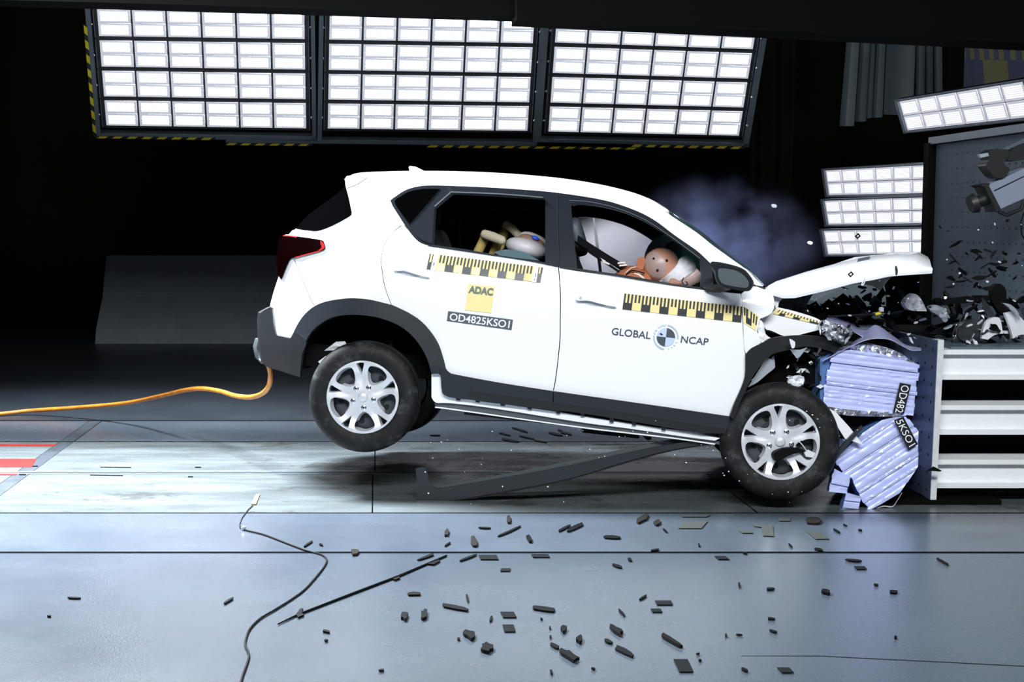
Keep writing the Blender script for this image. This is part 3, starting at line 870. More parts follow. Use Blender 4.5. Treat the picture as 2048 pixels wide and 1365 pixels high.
# windscreen
ws = loft(op(pillar_a, 3), (0.055, 0, 0.04), 14, 2.2, -0.004)
MB().sheet(ws, (-0.004, 0, -0.003)).build('windscreen', 'glass_screen', car, True)
wt = loft(op([(1330, 424), (1338, 428.5), (1344, 433)], 3), (0.02, 0, 0.05), 14, 2.2, 0.0)
MB().sheet(wt, (-0.004, 0, -0.006)).build('windscreen_top_trim', 'plastic_black', car, True)
cowl = loft([(1504, 560), (1516, 568), (1530, 579)], (0.06, 0, 0.01), 12, 2.2, 0.0)
MB().sheet(cowl, (0, 0, -0.02)).build('cowl', 'plastic_black', car, True)
mbx = MB().tube([CL(1486, 541, 0.2), CL(1505, 556, 0.24), CL(1530, 574, 0.3)], 0.008, 6)
mbx.tube([CL(1490, 541, 0.2), CL(1540, 579, 0.26)], 0.006, 6)
mbx.build('wiper', 'plastic_black', car)

# lower cladding, arches, bumper, sill
claddings = {}
panel('door_cladding', op([(p[0], p[1] - 0.5) for p in arch_out_f]) + op(clad_top[:3])[1:] + [(1105.5, 822)] + op([(1098, 821), (965, 803), (910, 797), (888, 790), (883, 778), (880.5, 750), (870, 713), (852, 677), (826, 650), (800, 632), (784, 625)]), 'cladding', rear_door, 0.020, 0.03, step=14, edge=7, far_parent=rear_door_far)
panel('door_cladding', op([(1107.5, 783), (1160, 790.6), (1298, 810), (1460, 833.6)]) + [(1456, 868), (1404, 866.5)] + op([(1404, 866.5), (1333, 854.7), (1245, 839.5), (1140, 823.5), (1107, 822.5)])[1:], 'cladding', front_door, 0.020, 0.03, step=14, edge=9, far_parent=front_door_far)
lowface = panel('cladding_shade', op([(940, 783), (1106, 806), (1245, 826), (1404, 852), (1450, 858)]) + [(1450, 868), (1404, 867)] + op([(1333, 855.5), (1245, 840.3), (1140, 824.3), (965, 804), (940, 797)]), 'plastic_black', front_door, 0.023, 0.01, step=20, edge=12, far=False)  # flush darker strip paints the shaded lower face of the cladding
ac = op(arch_out)[::-1]
arch_poly = ac + op([(784, 612), (800, 620), (830, 642), (852, 666), (869, 697), (879.5, 748)])[1:] + [(863, 748)] + op(arch_in)[::-1][1:]
panel('arch_cladding', arch_poly, 'cladding', body, 0.024, 0.05, step=12, edge=7, far_parent=body_far)
bump_px = op([(542, 614), (523, 625), (520, 640), (521, 676), (527, 728), (560, 742), (600, 755)]) + op([(601, 740), (604, 710), (612, 684), (596, 668), (586, 669), (581, 677), (566, 674), (552, 669), (545, 645)])
panel('rear_bumper', bump_px, 'plastic_black', None, 0.028, 0.04, step=11, edge=6)
MB().sheet(loft([(541, 616), (522, 627), (520, 645), (521, 676), (527, 728)], (-0.07, 0, 0), 14, 4.0, 0.02), (0.03, 0, 0)).build('bumper_face', 'plastic_black', car, True)
MB().sheet(loft([(517, 680), (513, 695), (517, 718), (527, 729)], (-0.06, 0, 0), 14, 4.0, -0.10), (0.015, 0, 0)).build('skid_plate', 'sill_metal', car, True)
sill_px = op([(863, 749), (880.5, 750), (883, 778), (888, 790), (910, 797), (965, 803), (1098, 822), (1160, 832), (1245, 846), (1333, 860), (1404, 871), (1440, 877)], 3) + op([(1430, 882), (1368, 874), (1260, 858), (1160, 845), (985, 817), (900, 807), (872, 806), (863, 795)], 3)
panel('sill', sill_px, 'car_white', None, -0.01, 0.05, step=14, edge=8)
panel('sill_flange', op([(868, 807), (900, 808), (985, 818), (1160, 846), (1260, 859), (1368, 875), (1440, 884)], 3) + op([(1440, 890), (1351, 876), (1260, 865), (1160, 852.5), (981, 828), (900, 817), (872, 813)], 3), 'sill_metal', None, -0.03, 0.02, step=14, edge=9)
strip('sill_lip', [(870, 815), (900, 818.5), (981, 830), (1160, 855), (1260, 867), (1351, 877.5), (1430, 889)], 2.6, 'car_white', None, -0.012, 0.012)
for cx_, cy_ in ((916, 797), (955, 801), (1005, 808), (1059, 815.5), (1116, 823.5), (1165, 829), (1223, 841), (1268, 847), (1327, 857)):
    panel('clip', [(cx_ - 4, cy_ - 5), (cx_ + 4.5, cy_ - 4), (cx_ + 4, cy_ + 5), (cx_ - 4, cy_ + 4)], 'plastic_black', None, 0.006, 0.02, step=20, far=False)
# handles
def handle(px0, py0, px1, py1, door):
    f = lambda u, v: (px0 + (px1 - px0) * u - 0.09 * (v - 0.5) * 20, py0 + (py1 - py0) * u + (v - 0.5) * 20)
    cup = [f(0.42 + 0.30 * math.cos(a) * 1.15, 0.62 + 0.30 * math.sin(a)) for a in [k * math.pi / 9 for k in range(18)]]
    panel('handle_cup_shade', cup, 'cup_grey', door, 0.003, 0.004, step=12, far=False)  # grey oval paints the shade in the white recess under the handle
    pts = [f(0, 0.5), f(0.02, 0.28), f(0.10, 0.12), f(0.3, 0.16), f(0.6, 0.33), f(0.95, 0.5), f(1.0, 0.62), f(0.8, 0.66), f(0.55, 0.6), f(0.3, 0.52), f(0.12, 0.66), f(0.03, 0.66)]
    panel('handle', sm(pts, 3), 'car_white', door, 0.032, 0.018, step=8, edge=4, far=False)
handle(787, 537, 858, 552, rear_door)
handle(1152, 597, 1232, 611, front_door)
panel('lock_cylinder', [(1161 + 3 * math.cos(a), 596 + 3 * math.sin(a)) for a in [k * math.pi / 5 for k in range(10)]], 'cup_grey', front_door, 0.036, 0.004, step=9, far=False)

# ---------------- decals
def decal(name, quad, m, parent, off=0.004):
    return panel(name, [q for q in quad], m, parent, off, 0.0012, step=24, edge=14, far=False)[0]
def lettering(name, txt, tl, tr, br, bl, m, parent, off=0.006, bold=0.0):
    vs, fs = text_shape(txt, bold)
    q = quad_map(tl, tr, br, bl)
    return make(name, [S(*q(u, 1 - v), off) for u, v in vs], [f for f in fs], m, parent)
def cells(fm, name, list_, m, parent, off):
    mb = MB()
    for (u0, u1, v0, v1) in list_:
        n = max(1, int((u1 - u0) / 0.1))
        for k in range(n):
            a, b = u0 + (u1 - u0) * k / n, u0 + (u1 - u0) * (k + 1) / n
            mb.add([S(*fm(a, v0), off), S(*fm(b, v0), off), S(*fm(b, v1), off), S(*fm(a, v1), off)], [(3, 2, 1, 0)])
    return mb.build(name, m, parent)
def scale_tape(fm, parent, u0, u1, nblk, first_black, off=0.005, split=0.56):
    bw = (u1 - u0) / nblk; blk = []
    for i in range(nblk):
        a = u0 + i * bw; black = (i % 2 == 0) == first_black
        if black:
            blk.append((a, a + bw, split, 1.0))
            for k in (0, 2, 4): blk.append((a + bw * k / 5, a + bw * (k + 1) / 5, 0.0, split))
        else:
            for k in (1, 3): blk.append((a + bw * k / 5, a + bw * (k + 1) / 5, 0.0, 0.5))
    cells(fm, 'scale_marks', blk, 'decal_black', parent, off + 0.0008)
# rear door
tm = quad_map((859.5, 507.5), (1086, 535.4), (1081, 565.4), (852.5, 539))
tape = decal('scale_tape', [tm(0, 0), tm(1, 0), tm(1, 1), tm(0, 1)], 'decal_yellow', rear_door)
scale_tape(tm, tape, 0.079, 0.925, 11, False)
cells(tm, 'tape_white', [(0.036, 0.079, -0.03, 1.03)], 'decal_white', tape, 0.0065); cells(tm, 'tape_white', [(0.925, 0.962, -0.03, 1.03)], 'decal_white', tape, 0.0065)
cells(tm, 'scale_marks', [(0.0, 0.036, 0.52, 1.0), (0.0, 0.012, 0.0, 0.52), (0.028, 0.036, 0.0, 0.52), (0.962, 1.0, 0.42, 1.0), (0.962, 0.970, 0.0, 0.42), (0.985, 1.0, 0.0, 0.42)], 'decal_black', tape, 0.0068)
cells(tm, 'tape_print', [(0.050, 0.060, 0.1, 0.14), (0.052, 0.060, 0.32, 0.38), (0.049, 0.060, 0.50, 0.72), (0.052, 0.058, 0.88, 0.94), (0.940, 0.950, 0.06, 0.1), (0.941, 0.949, 0.42, 0.68), (0.938, 0.948, 0.80, 0.90)], 'decal_slate', tape, 0.0072)
st = decal('yellow_sticker', [(936.7, 568.4), (990, 574.3), (982.3, 627), (929.4, 620.4)], 'decal_yellow', rear_door)
lettering('sticker_text', 'ADAC', (938.5, 571.5), (987.5, 577), (985.2, 592.5), (936.2, 586.5), 'decal_green', st, bold=0.05)
st = decal('number_sticker', [(896.4, 622.6), (1026, 640), (1023, 660.6), (893.5, 642.3)], 'decal_slate', rear_door)
lettering('sticker_text', 'OD4825KSO1', (900.5, 626.5), (1020.5, 642), (1018.3, 657), (898.6, 641), 'decal_white', st, bold=0.012)
# front door
tm = quad_map((1249, 587.3), (1485, 614), (1482.5, 645.4), (1244.7, 619))
tape = decal('scale_tape', [tm(0, 0), tm(1, 0), tm(1, 1), tm(0, 1)], 'decal_yellow', front_door)
scale_tape(tm, tape, 0.0, 1.0, 13, True)
tm2 = quad_map((1486, 613), (1517, 632), (1513, 663), (1486.5, 646))
tape = decal('scale_tape', [tm2(0, 0), tm2(1, 0), tm2(0.95, 1), tm2(0, 1)], 'decal_yellow', fender, 0.008)
cells(tm2, 'scale_marks', [(0.06, 0.16, 0.0, 0.5), (0.2, 0.34, 0.0, 0.9), (0.34, 0.5, 0.5, 0.9), (0.5, 0.6, 0.02, 0.9), (0.68, 0.78, 0.05, 0.62), (0.86, 0.95, 0.1, 0.65)], 'decal_black', tape, 0.0095)
lettering('door_lettering', 'GLOBAL', (1224.5, 655.5), (1302.5, 664.5), (1300.5, 679), (1222.6, 670), 'decal_navy', front_door, 0.004, bold=0.012)
lettering('door_lettering', 'NCAP', (1363.2, 672), (1418, 677.2), (1416, 691.5), (1361, 685.8), 'decal_navy', front_door, 0.004, bold=0.012)
rc = (1331.8, 675.0); tilt = R(6.8)
def pol(r, a): return (rc[0] + r * math.cos(a + tilt), rc[1] + r * math.sin(a + tilt))     # screen angle, clockwise
for k in range(4):
    pts = [rc] + [pol(18.5, k * math.pi / 2 + j * math.pi / 20) for j in range(11)]
    decal('target_quarter', pts, 'decal_navy' if k in (1, 3) else 'decal_blue', front_door, 0.004 + 0.0002)
def arc(a0, a1, r0, r1):
    n = 14
    return [pol(r1, a0 + (a1 - a0) * i / n) for i in range(n + 1)] + [pol(r0, a1 + (a0 - a1) * i / n) for i in range(n + 1)]
decal('target_ring', arc(R(-88), R(2), 22.6, 25.6), 'decal_ring', front_door)
decal('target_ring', arc(R(92), R(182), 22.6, 25.6), 'decal_ring', front_door)
def arc_text(txt, a0, a1, r, h, flip):
    n = len(txt)
    for i, ch in enumerate(txt):
        if ch == ' ': continue
        a = a0 + (a1 - a0) * (i + 0.5) / n + tilt
        c = (rc[0] + r * math.cos(a), rc[1] + r * math.sin(a))
        out = Vector((math.cos(a), math.sin(a))); tg = Vector((-math.sin(a), math.cos(a)))
        if flip: out, tg = -out, -tg
        w = h * 0.38
        tl = (c[0] + out.x * h / 2 - tg.x * w, c[1] + out.y * h / 2 - tg.y * w); tr = (c[0] + out.x * h / 2 + tg.x * w, c[1] + out.y * h / 2 + tg.y * w)
        br = (c[0] - out.x * h / 2 + tg.x * w, c[1] - out.y * h / 2 + tg.y * w); bl = (c[0] - out.x * h / 2 - tg.x * w, c[1] - out.y * h / 2 - tg.y * w)
        lettering('ring_letter', ch, tl, tr, br, bl, 'decal_ring', front_door, 0.004)
arc_text('FOR SAFER', R(-172), R(-94), 23.6, 4.0, False)
arc_text('CARS', R(78), R(12), 23.6, 4.0, True)
decal('scuff', [(1319.5, 667), (1322, 666.5), (1326, 669.5), (1324, 671.5), (1320, 669.5)], 'decal_black', front_door, 0.007)

# ---------------- door mirror
mir_shell = sm([(1421, 527), (1431, 523.5), (1464, 530), (1488, 539), (1502, 554), (1508, 567), (1503, 578), (1492, 583), (1450, 575), (1434, 566), (1428, 548)], 4)
mc = (1466, 554)
def mpt(x, y, lat): return CL(x, y, lat)
mb = MB()
n = len(mir_shell)
rings = []
for s_, lat in ((1.0, -0.245), (1.0, -0.20), (0.93, -0.13), (0.72, -0.07), (0.35, -0.045)):
    rings.append([mpt(mc[0] + (x - mc[0]) * s_, mc[1] + (y - mc[1]) * s_, lat) for x, y in mir_shell])
for rg_ in rings: mb.v += rg_
for i in range(len(rings) - 1):
    for k in range(n): mb.f.append((i * n + k, i * n + (k + 1) % n, (i + 1) * n + (k + 1) % n, (i + 1) * n + k))
mb.f.append(tuple(range((len(rings) - 1) * n, len(rings) * n)))
shell = mb.build('door_mirror', 'car_white', car, True)
mb_far = MB(); mb_far.v = [mir(v) for v in mb.v]; mb_far.f = [q[::-1] for q in mb.f]
mb_far.build('door_mirror', 'car_white', car, True)
bez = sm([(1435, 529), (1464, 533), (1486, 541), (1500, 556), (1505, 569), (1500, 579), (1490, 583), (1450, 575), (1436, 566), (1431, 547)], 4)
gls = sm([(1439, 536), (1464, 538), (1482, 545), (1495, 558), (1498, 569), (1490, 576), (1452, 570), (1440, 562), (1436, 548)], 4)
solid(bez, lambda x, y: mpt(x, y, -0.250), lambda x, y: mpt(x, y, -0.235), [gls], 9, 5).build('mirror_bezel', 'pillar_black', shell)
solid(gls, lambda x, y: mpt(x, y, -0.243), lambda x, y: mpt(x, y, -0.236), (), 12, 6).build('mirror_glass', 'mirror_dark', shell)
MB().hexa([CL(1404, 574, 0.01), CL(1452, 572, -0.14), CL(1462, 580, -0.14), CL(1440, 586, -0.06), CL(1412, 584, 0.01)], [CL(1404, 570, 0.06), CL(1452, 568, -0.06), CL(1462, 576, -0.06), CL(1440, 582, 0.03), CL(1412, 580, 0.06)]).build('mirror_foot', 'pillar_black', shell)

# ---------------- wheels
def wheel(c, sgn, name='wheel'):
    """c = centre of the outer rim face in the car frame; sgn = +1 when the outside looks to -y"""
    c = Vector(c)
    def L(r, a, y): return c + Vector((r * math.cos(a), sgn * y, r * math.sin(a)))
    root = MB()
    prof = [(0.212, 0.012), (0.222, 0.004), (0.235, 0.000), (0.262, -0.004), (0.292, 0.000), (0.312, 0.012), (0.325, 0.030), (0.331, 0.052), (0.331, 0.062), (0.323, 0.064), (0.323, 0.072), (0.332, 0.074),
            (0.333, 0.100), (0.323, 0.102), (0.323, 0.112), (0.333, 0.114), (0.332, 0.140), (0.323, 0.142), (0.323, 0.150), (0.331, 0.152), (0.331, 0.160), (0.325, 0.184), (0.312, 0.202), (0.285, 0.212), (0.24, 0.208), (0.212, 0.196)]
    root.lathe_y(c, [(r, sgn * y) for r, y in prof], 72, closed=True)
    t = root.build(name, 'tire_rubber', car, True)
    # barrel and drum behind the spokes
    MB().lathe_y(c, [(0.212, sgn * 0.004), (0.204, sgn * 0.02), (0.198, sgn * 0.06), (0.196, sgn * 0.19)], 48).build('rim_barrel', 'brake_dark', t, True)
    MB().lathe_y(c, [(0.001, sgn * 0.085), (0.08, sgn * 0.085), (0.11, sgn * 0.075), (0.125, sgn * 0.09), (0.16, sgn * 0.088), (0.19, sgn * 0.095), (0.19, sgn * 0.12)], 48).build('steel_disc', 'brake_dark', t, True)
    mb = MB()
    for k in range(10):
        q = L(0.145, 2 * math.pi * k / 10 + 0.3, 0.0815); mb.lathe_y(q, [(0.001, 0), (0.016, 0), (0.016, sgn * 0.008)], 12)
    tag(mb.build('disc_hole', 'hole_black', t), kind='stuff')
    # spoked face
    Rr = 0.216
    holes = []; centres = []
    for k in range(5):
        a = R(-8 + 72 * k)
        q = [(0.40, 0), (0.44, 10), (0.52, 16.5), (0.66, 20), (0.80, 20.5), (0.885, 17), (0.925, 9), (0.935, 0)]
        pts = [(r * Rr, d) for r, d in q] + [(r * Rr, -d) for r, d in q[-2:0:-1]]
        holes.append(sm([(r * math.cos(a + R(d)), r * math.sin(a + R(d))) for r, d in pts], 2))
        centres.append((0.70 * Rr * math.cos(a), 0.70 * Rr * math.sin(a)))
    for k in range(5):
        a = R(28 + 72 * k)
        pts = [(0.60 * Rr, 0), (0.90 * Rr, 6.5), (0.945 * Rr, 6.5), (0.955 * Rr, 0), (0.945 * Rr, -6.5), (0.90 * Rr, -6.5)]
        holes.append([(r * math.cos(a + R(d)), r * math.sin(a + R(d))) for r, d in pts])
        centres.append((0.86 * Rr * math.cos(a), 0.86 * Rr * math.sin(a)))
    outer = [(Rr * math.cos(2 * math.pi * i / 64), Rr * math.sin(2 * math.pi * i / 64)) for i in range(64)]
    pv, tris, bnd = fill(outer, holes, 0.016, 0.012)
    def face_y(x, z):
        r = math.hypot(x, z) / Rr
        ang = (math.degrees(math.atan2(z, x)) - 28) % 72
        ang = min(ang, 72 - ang)
        ridge = 0.006 * max(0, 1 - ang / 14) * min(1, r * 2)
        return 0.020 - 0.022 * math.exp(-((r - 0.95) / 0.22) ** 2) - 0.006 * math.exp(-(r / 0.45) ** 2) + ridge * (1 if r > 0.3 else r / 0.3)
    mb = MB()
    a = [c + Vector((x, sgn * face_y(x, z), z)) for x, z in pv]
    def back(x, z):
        best = min(range(len(centres)), key=lambda i: (centres[i][0] - x) ** 2 + (centres[i][1] - z) ** 2)
        r = math.hypot(x, z)
        if r > Rr * 0.985: return c + Vector((x, sgn * 0.03, z))
        h = centres[best]; sc = 0.80 if best < 5 else 0.72
        return c + Vector((h[0] + (x - h[0]) * sc, sgn * 0.062, h[1] + (z - h[1]) * sc))
    mb.add(a, tris)
    for (i, j) in bnd: mb.add([a[i], a[j], back(*pv[j]), back(*pv[i])], [(0, 1, 2, 3)])
    mb.build('alloy_face', 'alloy', t, True)
    MB().lathe_y(c, [(0.001, sgn * 0.002), (0.018, sgn * 0.003), (0.026, sgn * 0.006), (0.031, sgn * 0.013), (0.031, sgn * 0.025)], 28).build('centre_cap', 'alloy', t, True)
    for k in range(5):
        q = L(0.295 * Rr, R(-8 + 72 * k), 0.0)
        MB().lathe_y(q, [(0.001, sgn * 0.004), (0.007, sgn * 0.005), (0.010, sgn * 0.009), (0.010, sgn * 0.014), (0.016, sgn * 0.016), (0.018, sgn * 0.022)], 14).build('lug_nut', 'chrome', t, True)
    return t
wr = CL(725, 795, 0.02); wf = CL(1561, 884.5, 0.0)
wheel(wr, 1); wheel(wf, 1)
wheel(Vector((wr.x, W - 0.02, wr.z - 0.02)), -1); wheel(Vector((wf.x, W - 0.02, wf.z + 0.03)), -1)

# ---------------- structure under and inside the skin
def cbox(name, x0, x1, y0, y1, z0, z1, m):
    return MB().box(((x0 + x1) / 2, (y0 + y1) / 2, (z0 + z1) / 2), (x1 - x0, y1 - y0, z1 - z0)).build(name, m, car)
cbox('underbody', 0.36, wf.x - 0.42, 0.16, W - 0.16, 0.34, 0.42, 'interior_dark')
cbox('underbody', -0.52, 0.38, 0.30, W - 0.30, 0.46, 0.60, 'interior_dark')
cbox('fuel_tank', 0.55, 1.15, 0.7, W - 0.45, 0.24, 0.36, 'plastic_black')
MB().tube([(wr.x + 0.02, 0.22, wr.z), (wr.x + 0.02, W - 0.22, wr.z)], 0.05, 10).build('rear_axle', 'brake_dark', car)
ain = op(arch_in, 3)
well = [[S(x, y, 0.0) + Vector((0, 0.45 * k / 3, 0)) for x, y in ain] for k in range(4)]
for flip in (False, True):
    rows = [[mir(p) for p in r] for r in well] if flip else well
    MB().sheet(rows, (0, 0, 0.01)).build('wheel_liner', 'interior_dark', car, True)
    wall = solid([(p[0], p[1]) for p in ain], lambda x, y: (mir if flip else (lambda q: q))(S(x, y, 0.0) + Vector((0, 0.45, 0))), lambda x, y: (mir if flip else (lambda q: q))(S(x, y, 0.0) + Vector((0, 0.47, 0))), (), 30)
    wall.build('wheel_liner', 'interior_dark', car)
cbox('inner_bulkhead', -0.50, -0.44, 0.30, W - 0.30, 0.5, 1.05, 'interior_dark')
# spring seat, bracket and strut glimpsed over the rear tyre
MB().hexa([CL(648, 702, 0.3), CL(672, 684, 0.3), CL(690, 683, 0.3), CL(694, 690, 0.3), CL(668, 701, 0.3)], [CL(648, 702, 0.4), CL(672, 684, 0.4), CL(690, 683, 0.4), CL(694, 690, 0.4), CL(668, 701, 0.4)]).build('spring_seat', 'debris_white', car)
MB().hexa([CL(636, 724, 0.25), CL(652, 712, 0.25), CL(656, 716, 0.25), CL(640, 728, 0.25)], [CL(636, 724, 0.3), CL(652, 712, 0.3), CL(656, 716, 0.3), CL(640, 728, 0.3)]).build('bracket', 'debris_white', car)
solid([(768, 680), (785, 681), (785, 694), (771, 691)], lambda x, y: CL(x, y, 0.36), lambda x, y: CL(x, y, 0.37), [[(774 + 4 * math.cos(a), 687 + 4 * math.sin(a)) for a in [k * math.pi / 4 for k in range(8)]]], 8).build('bracket', 'sill_metal', car)
# cabin lining on both sides, with the same window openings
cab = op([(740, 372), (800, 362), (900, 360), (1000, 364), (1130, 375), (1230, 393), (1300, 420), (1360, 455), (1430, 505), (1485, 560)]) + [(1480, 700), (1455, 825), (1100, 780), (905, 745), (880, 690), (830, 635), (780, 610), (740, 560), (730, 440)]
panel('cabin_lining', cab, 'interior_dark', None, -0.045, 0.01, holes=[open_rear, open_front], step=24, edge=12)
MB().sheet(loft([(700, 430), (690, 470), (640, 560), (600, 640)], (-0.02, 0, 0), 8, 4, -0.08), (0.01, 0, 0)).build('tailgate_lining', 'interior_dark', car)

def sball(c, r, e=0.55, nu=20, nv=14, mtx=None):
    mb = MB(); c = Vector(c)
    def sp(v): return math.copysign(abs(v) ** e, v)
    vs = []; fs = []
    for j in range(nv + 1):
        th = -math.pi / 2 + math.pi * j / nv
        for i in range(nu):
            ph = 2 * math.pi * i / nu
            v = Vector((r[0] * sp(math.cos(th)) * sp(math.cos(ph)), r[1] * sp(math.cos(th)) * sp(math.sin(ph)), r[2] * sp(math.sin(th))))
            vs.append(c + (mtx @ v if mtx is not None else v))
    for j in range(nv):
        for i in range(nu):
            a, b = j * nu + i, j * nu + (i + 1) % nu
            fs.append((a, b, b + nu, a + nu))
    return mb.add(vs, fs)
lean = Matrix.Rotation(R(-20), 3, 'Y')
for lat, pxo in ((0.42, 0), (1.36, 0)):
    hb = CL(1152, 470, 0.42); hb.y = lat
    back_c = hb + Vector((0.05, 0, -0.42))
    s_ = sball(back_c, (0.085, 0.25, 0.34), 0.5, mtx=lean).build('front_seat', 'seat_cloth', car, True)
    sball(hb, (0.05, 0.13, 0.105), 0.6, mtx=lean).build('headrest', 'seat_trim' if lat < 1 else 'seat_cloth', s_, True)
    MB().tube([hb + Vector((0.0, -0.05, -0.08)), hb + Vector((0.03, -0.05, -0.2))], 0.008, 6).tube([hb + Vector((0.0, 0.05, -0.08)), hb + Vector((0.03, 0.05, -0.2))], 0.008, 6).build('headrest_post', 'chrome', s_)
    sball(back_c + Vector((0.32, 0, -0.30)), (0.26, 0.25, 0.09), 0.5).build('seat_cushion', 'seat_cloth', s_, True)
rb = CL(880, 560, 0.9)
bench = sball((rb.x - 0.02, W / 2, rb.z), (0.10, 0.66, 0.34), 0.4, mtx=Matrix.Rotation(R(-18), 3, 'Y')).build('rear_bench', 'seat_cloth', car, True)
sball((rb.x + 0.28, W / 2, rb.z - 0.26), (0.26, 0.66, 0.09), 0.4).build('bench_cushion', 'seat_cloth', bench, True)
for lat in (0.45, W - 0.45):
    sball((rb.x - 0.14, lat, rb.z + 0.42), (0.05, 0.12, 0.08), 0.6).build('headrest', 'seat_cloth', bench, True)
# seat pictogram sticker on the rear lining seen through the window
sn = MB()
for dx, dy in ((0, -4), (-4, 0), (4, 0), (0, 4), (0, 0)):
    q = CL(906 + dx, 443 + dy, W - 0.36); sn.ball(q, 0.006, 6, 4)
sn.build('lining_emblem', 'pad_teal', car)
dp = CL(1440, 590, 0.4)
dash = [[Vector((dp.x - 0.22 + 0.06 * math.cos(k), 0.14 + (W - 0.28) * t / 6, dp.z + 0.05 - 0.5 * k / 3)) for k in (0, 1, 2, 3)] for t in range(7)]
MB().sheet(dash, (0.25, 0, 0)).build('dashboard', 'interior_dark', car)
cbox('firewall', dp.x + 0.06, dp.x + 0.12, 0.12, W - 0.12, 0.4, dp.z + 0.05, 'interior_dark')
# seat belt across the driver window
def ribbon(name, pts, w, m, parent):
    rows = [[p + Vector((0, 0, w / 2)) for p in pts], [p - Vector((0, 0, w / 2)) for p in pts]]
    return MB().sheet(rows, (0, 0.004, 0)).build(name, m, parent)
ribbon('seat_belt', [CL(1155, 478, 0.20), CL(1180, 495, 0.26), CL(1225, 523, 0.34), CL(1262, 545, 0.40)], 0.045, 'cable_black', car)
MB().tube([CL(1148, 483, 0.24), CL(1190, 512, 0.28), CL(1240, 545, 0.34), CL(1275, 552, 0.36)], 0.007, 6).build('sensor_cable', 'cable_black', car)
bk = MB()
for cx_, cy_, aa in ((1243, 526, -0.2), (1246, 531, -0.2), (1204, 520, 0.4), (1212, 526, 0.3)):
    q = CL(cx_, cy_, 0.30); bk.box(q, (0.045, 0.02, 0.010), Matrix.Rotation(aa, 3, 'Y'))
bk.build('belt_buckle', 'dummy_strap', car)
solid(op([(1186, 438), (1189, 437), (1196, 480), (1204, 545)]) + [(1198, 545), (1190, 482)], lambda x, y: CL(x, y, W - 0.16), lambda x, y: CL(x, y, W - 0.12), (), 40).build('door_shut', 'car_white', car)

# ---------------- crushed front: bonnet, inner wing, engine, arch trim
def hoodrow(pts, lat): return [CL(x, y, lat) for x, y in pts]
low = [(1530, 579), (1546, 585), (1568, 591), (1590, 590.5), (1650, 576.5), (1706, 561.5), (1748, 554), (1780, 547), (1825, 543.5), (1865, 541)]
mid = [(1530, 578), (1548, 578), (1572, 574), (1600, 566), (1655, 551), (1710, 538), (1752, 528), (1785, 523), (1828, 521), (1863, 534)]
top = [(1532, 577), (1552, 563), (1582, 553.5), (1613, 543.5), (1668, 528.5), (1724, 515.5), (1761, 509.5), (1798, 505.5), (1838, 505), (1856, 514)]
r0, r1, r2 = hoodrow(low, 0.04), hoodrow(mid, 0.10), hoodrow(top, 0.42)
rows = [r0, [(a + b) * 0.5 + Vector((0, -0.015, 0)) for a, b in zip(r0, r1)], r1, [a * 0.5 + b * 0.5 + Vector((0, 0, 0.008)) for a, b in zip(r1, r2)], r2]
for k in range(1, 6):
    t = k / 5
    rows.append([Vector((p.x - 0.02 * t, 0.42 + (W - 0.42 - 0.08) * t, p.z - 0.13 * t * t - 0.03 * t + 0.02 * math.sin(7 * t + 9 * p.x))) for p in r2])
hood = MB().sheet(rows, (0.0, 0.004, -0.018)).build('bonnet', 'car_white', car, True)
MB().hexa([CL(1716, 519.5, 0.34), CL(1740, 514.5, 0.34), CL(1736, 520, 0.26), CL(1714, 526, 0.26)], [CL(1716, 519.5, 0.34) + Vector((0, 0, 0.006)), CL(1740, 514.5, 0.34) + Vector((0, 0, 0.006)), CL(1736, 520, 0.26) + Vector((0, 0, 0.006)), CL(1714, 526, 0.26) + Vector((0, 0, 0.006))]).build('bonnet_mark', 'seat_trim', hood)  # plain grey quad lying near the bonnet crest
def cslab(name, poly, lat, thick, m, parent=None, step=14.0, smooth=True, jag=0.0):
    lf = lat if callable(lat) else (lambda x, y: lat)
    rnd = random.Random(len(poly) * 31 + int(poly[0][0]))
    cache = {}
    def fr(x, y):
        k_ = (round(x, 2), round(y, 2))
        if k_ not in cache: cache[k_] = rnd.uniform(-jag, jag)
        return CL(x, y, lf(x, y) + cache[k_])
    mb = solid([(q[0], q[1]) for q in poly], fr, lambda x, y: fr(x, y) + Vector((0, thick, 0)), (), step)
    return mb.build(name, m, parent or car, smooth)
beam = cslab('wing_beam', sm([(1522, 637, 1), (1542, 627), (1555, 615, 1), (1586, 622), (1631, 636), (1648, 647, 1), (1651, 657, 1), (1596, 671, 1), (1570, 673), (1543, 662), (1531, 658)], 3), 0.10, 0.06, 'car_white', step=10)
tq = quad_map((1551, 617.5), (1641, 644), (1648, 652), (1546, 628))
mbt = MB(); mbt.add([CL(*tq(u, v), 0.094) for u, v in ((0, 0), (1, 0), (1, 1), (0, 1))], [(3, 2, 1, 0)]); tp = mbt.build('scale_tape', 'decal_yellow', beam)
mbt = MB()
for k in range(14):
    u = 0.06 + k * 0.068
    mbt.add([CL(*tq(u + 0.03, 0.0), 0.0925), CL(*tq(u + 0.055, 0.0), 0.0925), CL(*tq(u + 0.02, 0.55), 0.0925), CL(*tq(u, 0.55), 0.0925)], [(3, 2, 1, 0)])
for u0, u1 in ((0.13, 0.24), (0.41, 0.54), (0.74, 0.92)):
    mbt.add([CL(*tq(u0, 0.55), 0.0925), CL(*tq(u1, 0.55), 0.0925), CL(*tq(u1 - 0.02, 1), 0.0925), CL(*tq(u0 - 0.03, 1), 0.0925)], [(3, 2, 1, 0)])
mbt.build('scale_marks', 'decal_black', tp)
cslab('torn_wing_strip', sm([(1519, 640), (1527, 648), (1531, 668), (1541, 676, 1), (1535, 681), (1522, 686), (1517, 672), (1515, 655)], 3), 0.03, 0.02, 'car_white', step=7, jag=0.012)
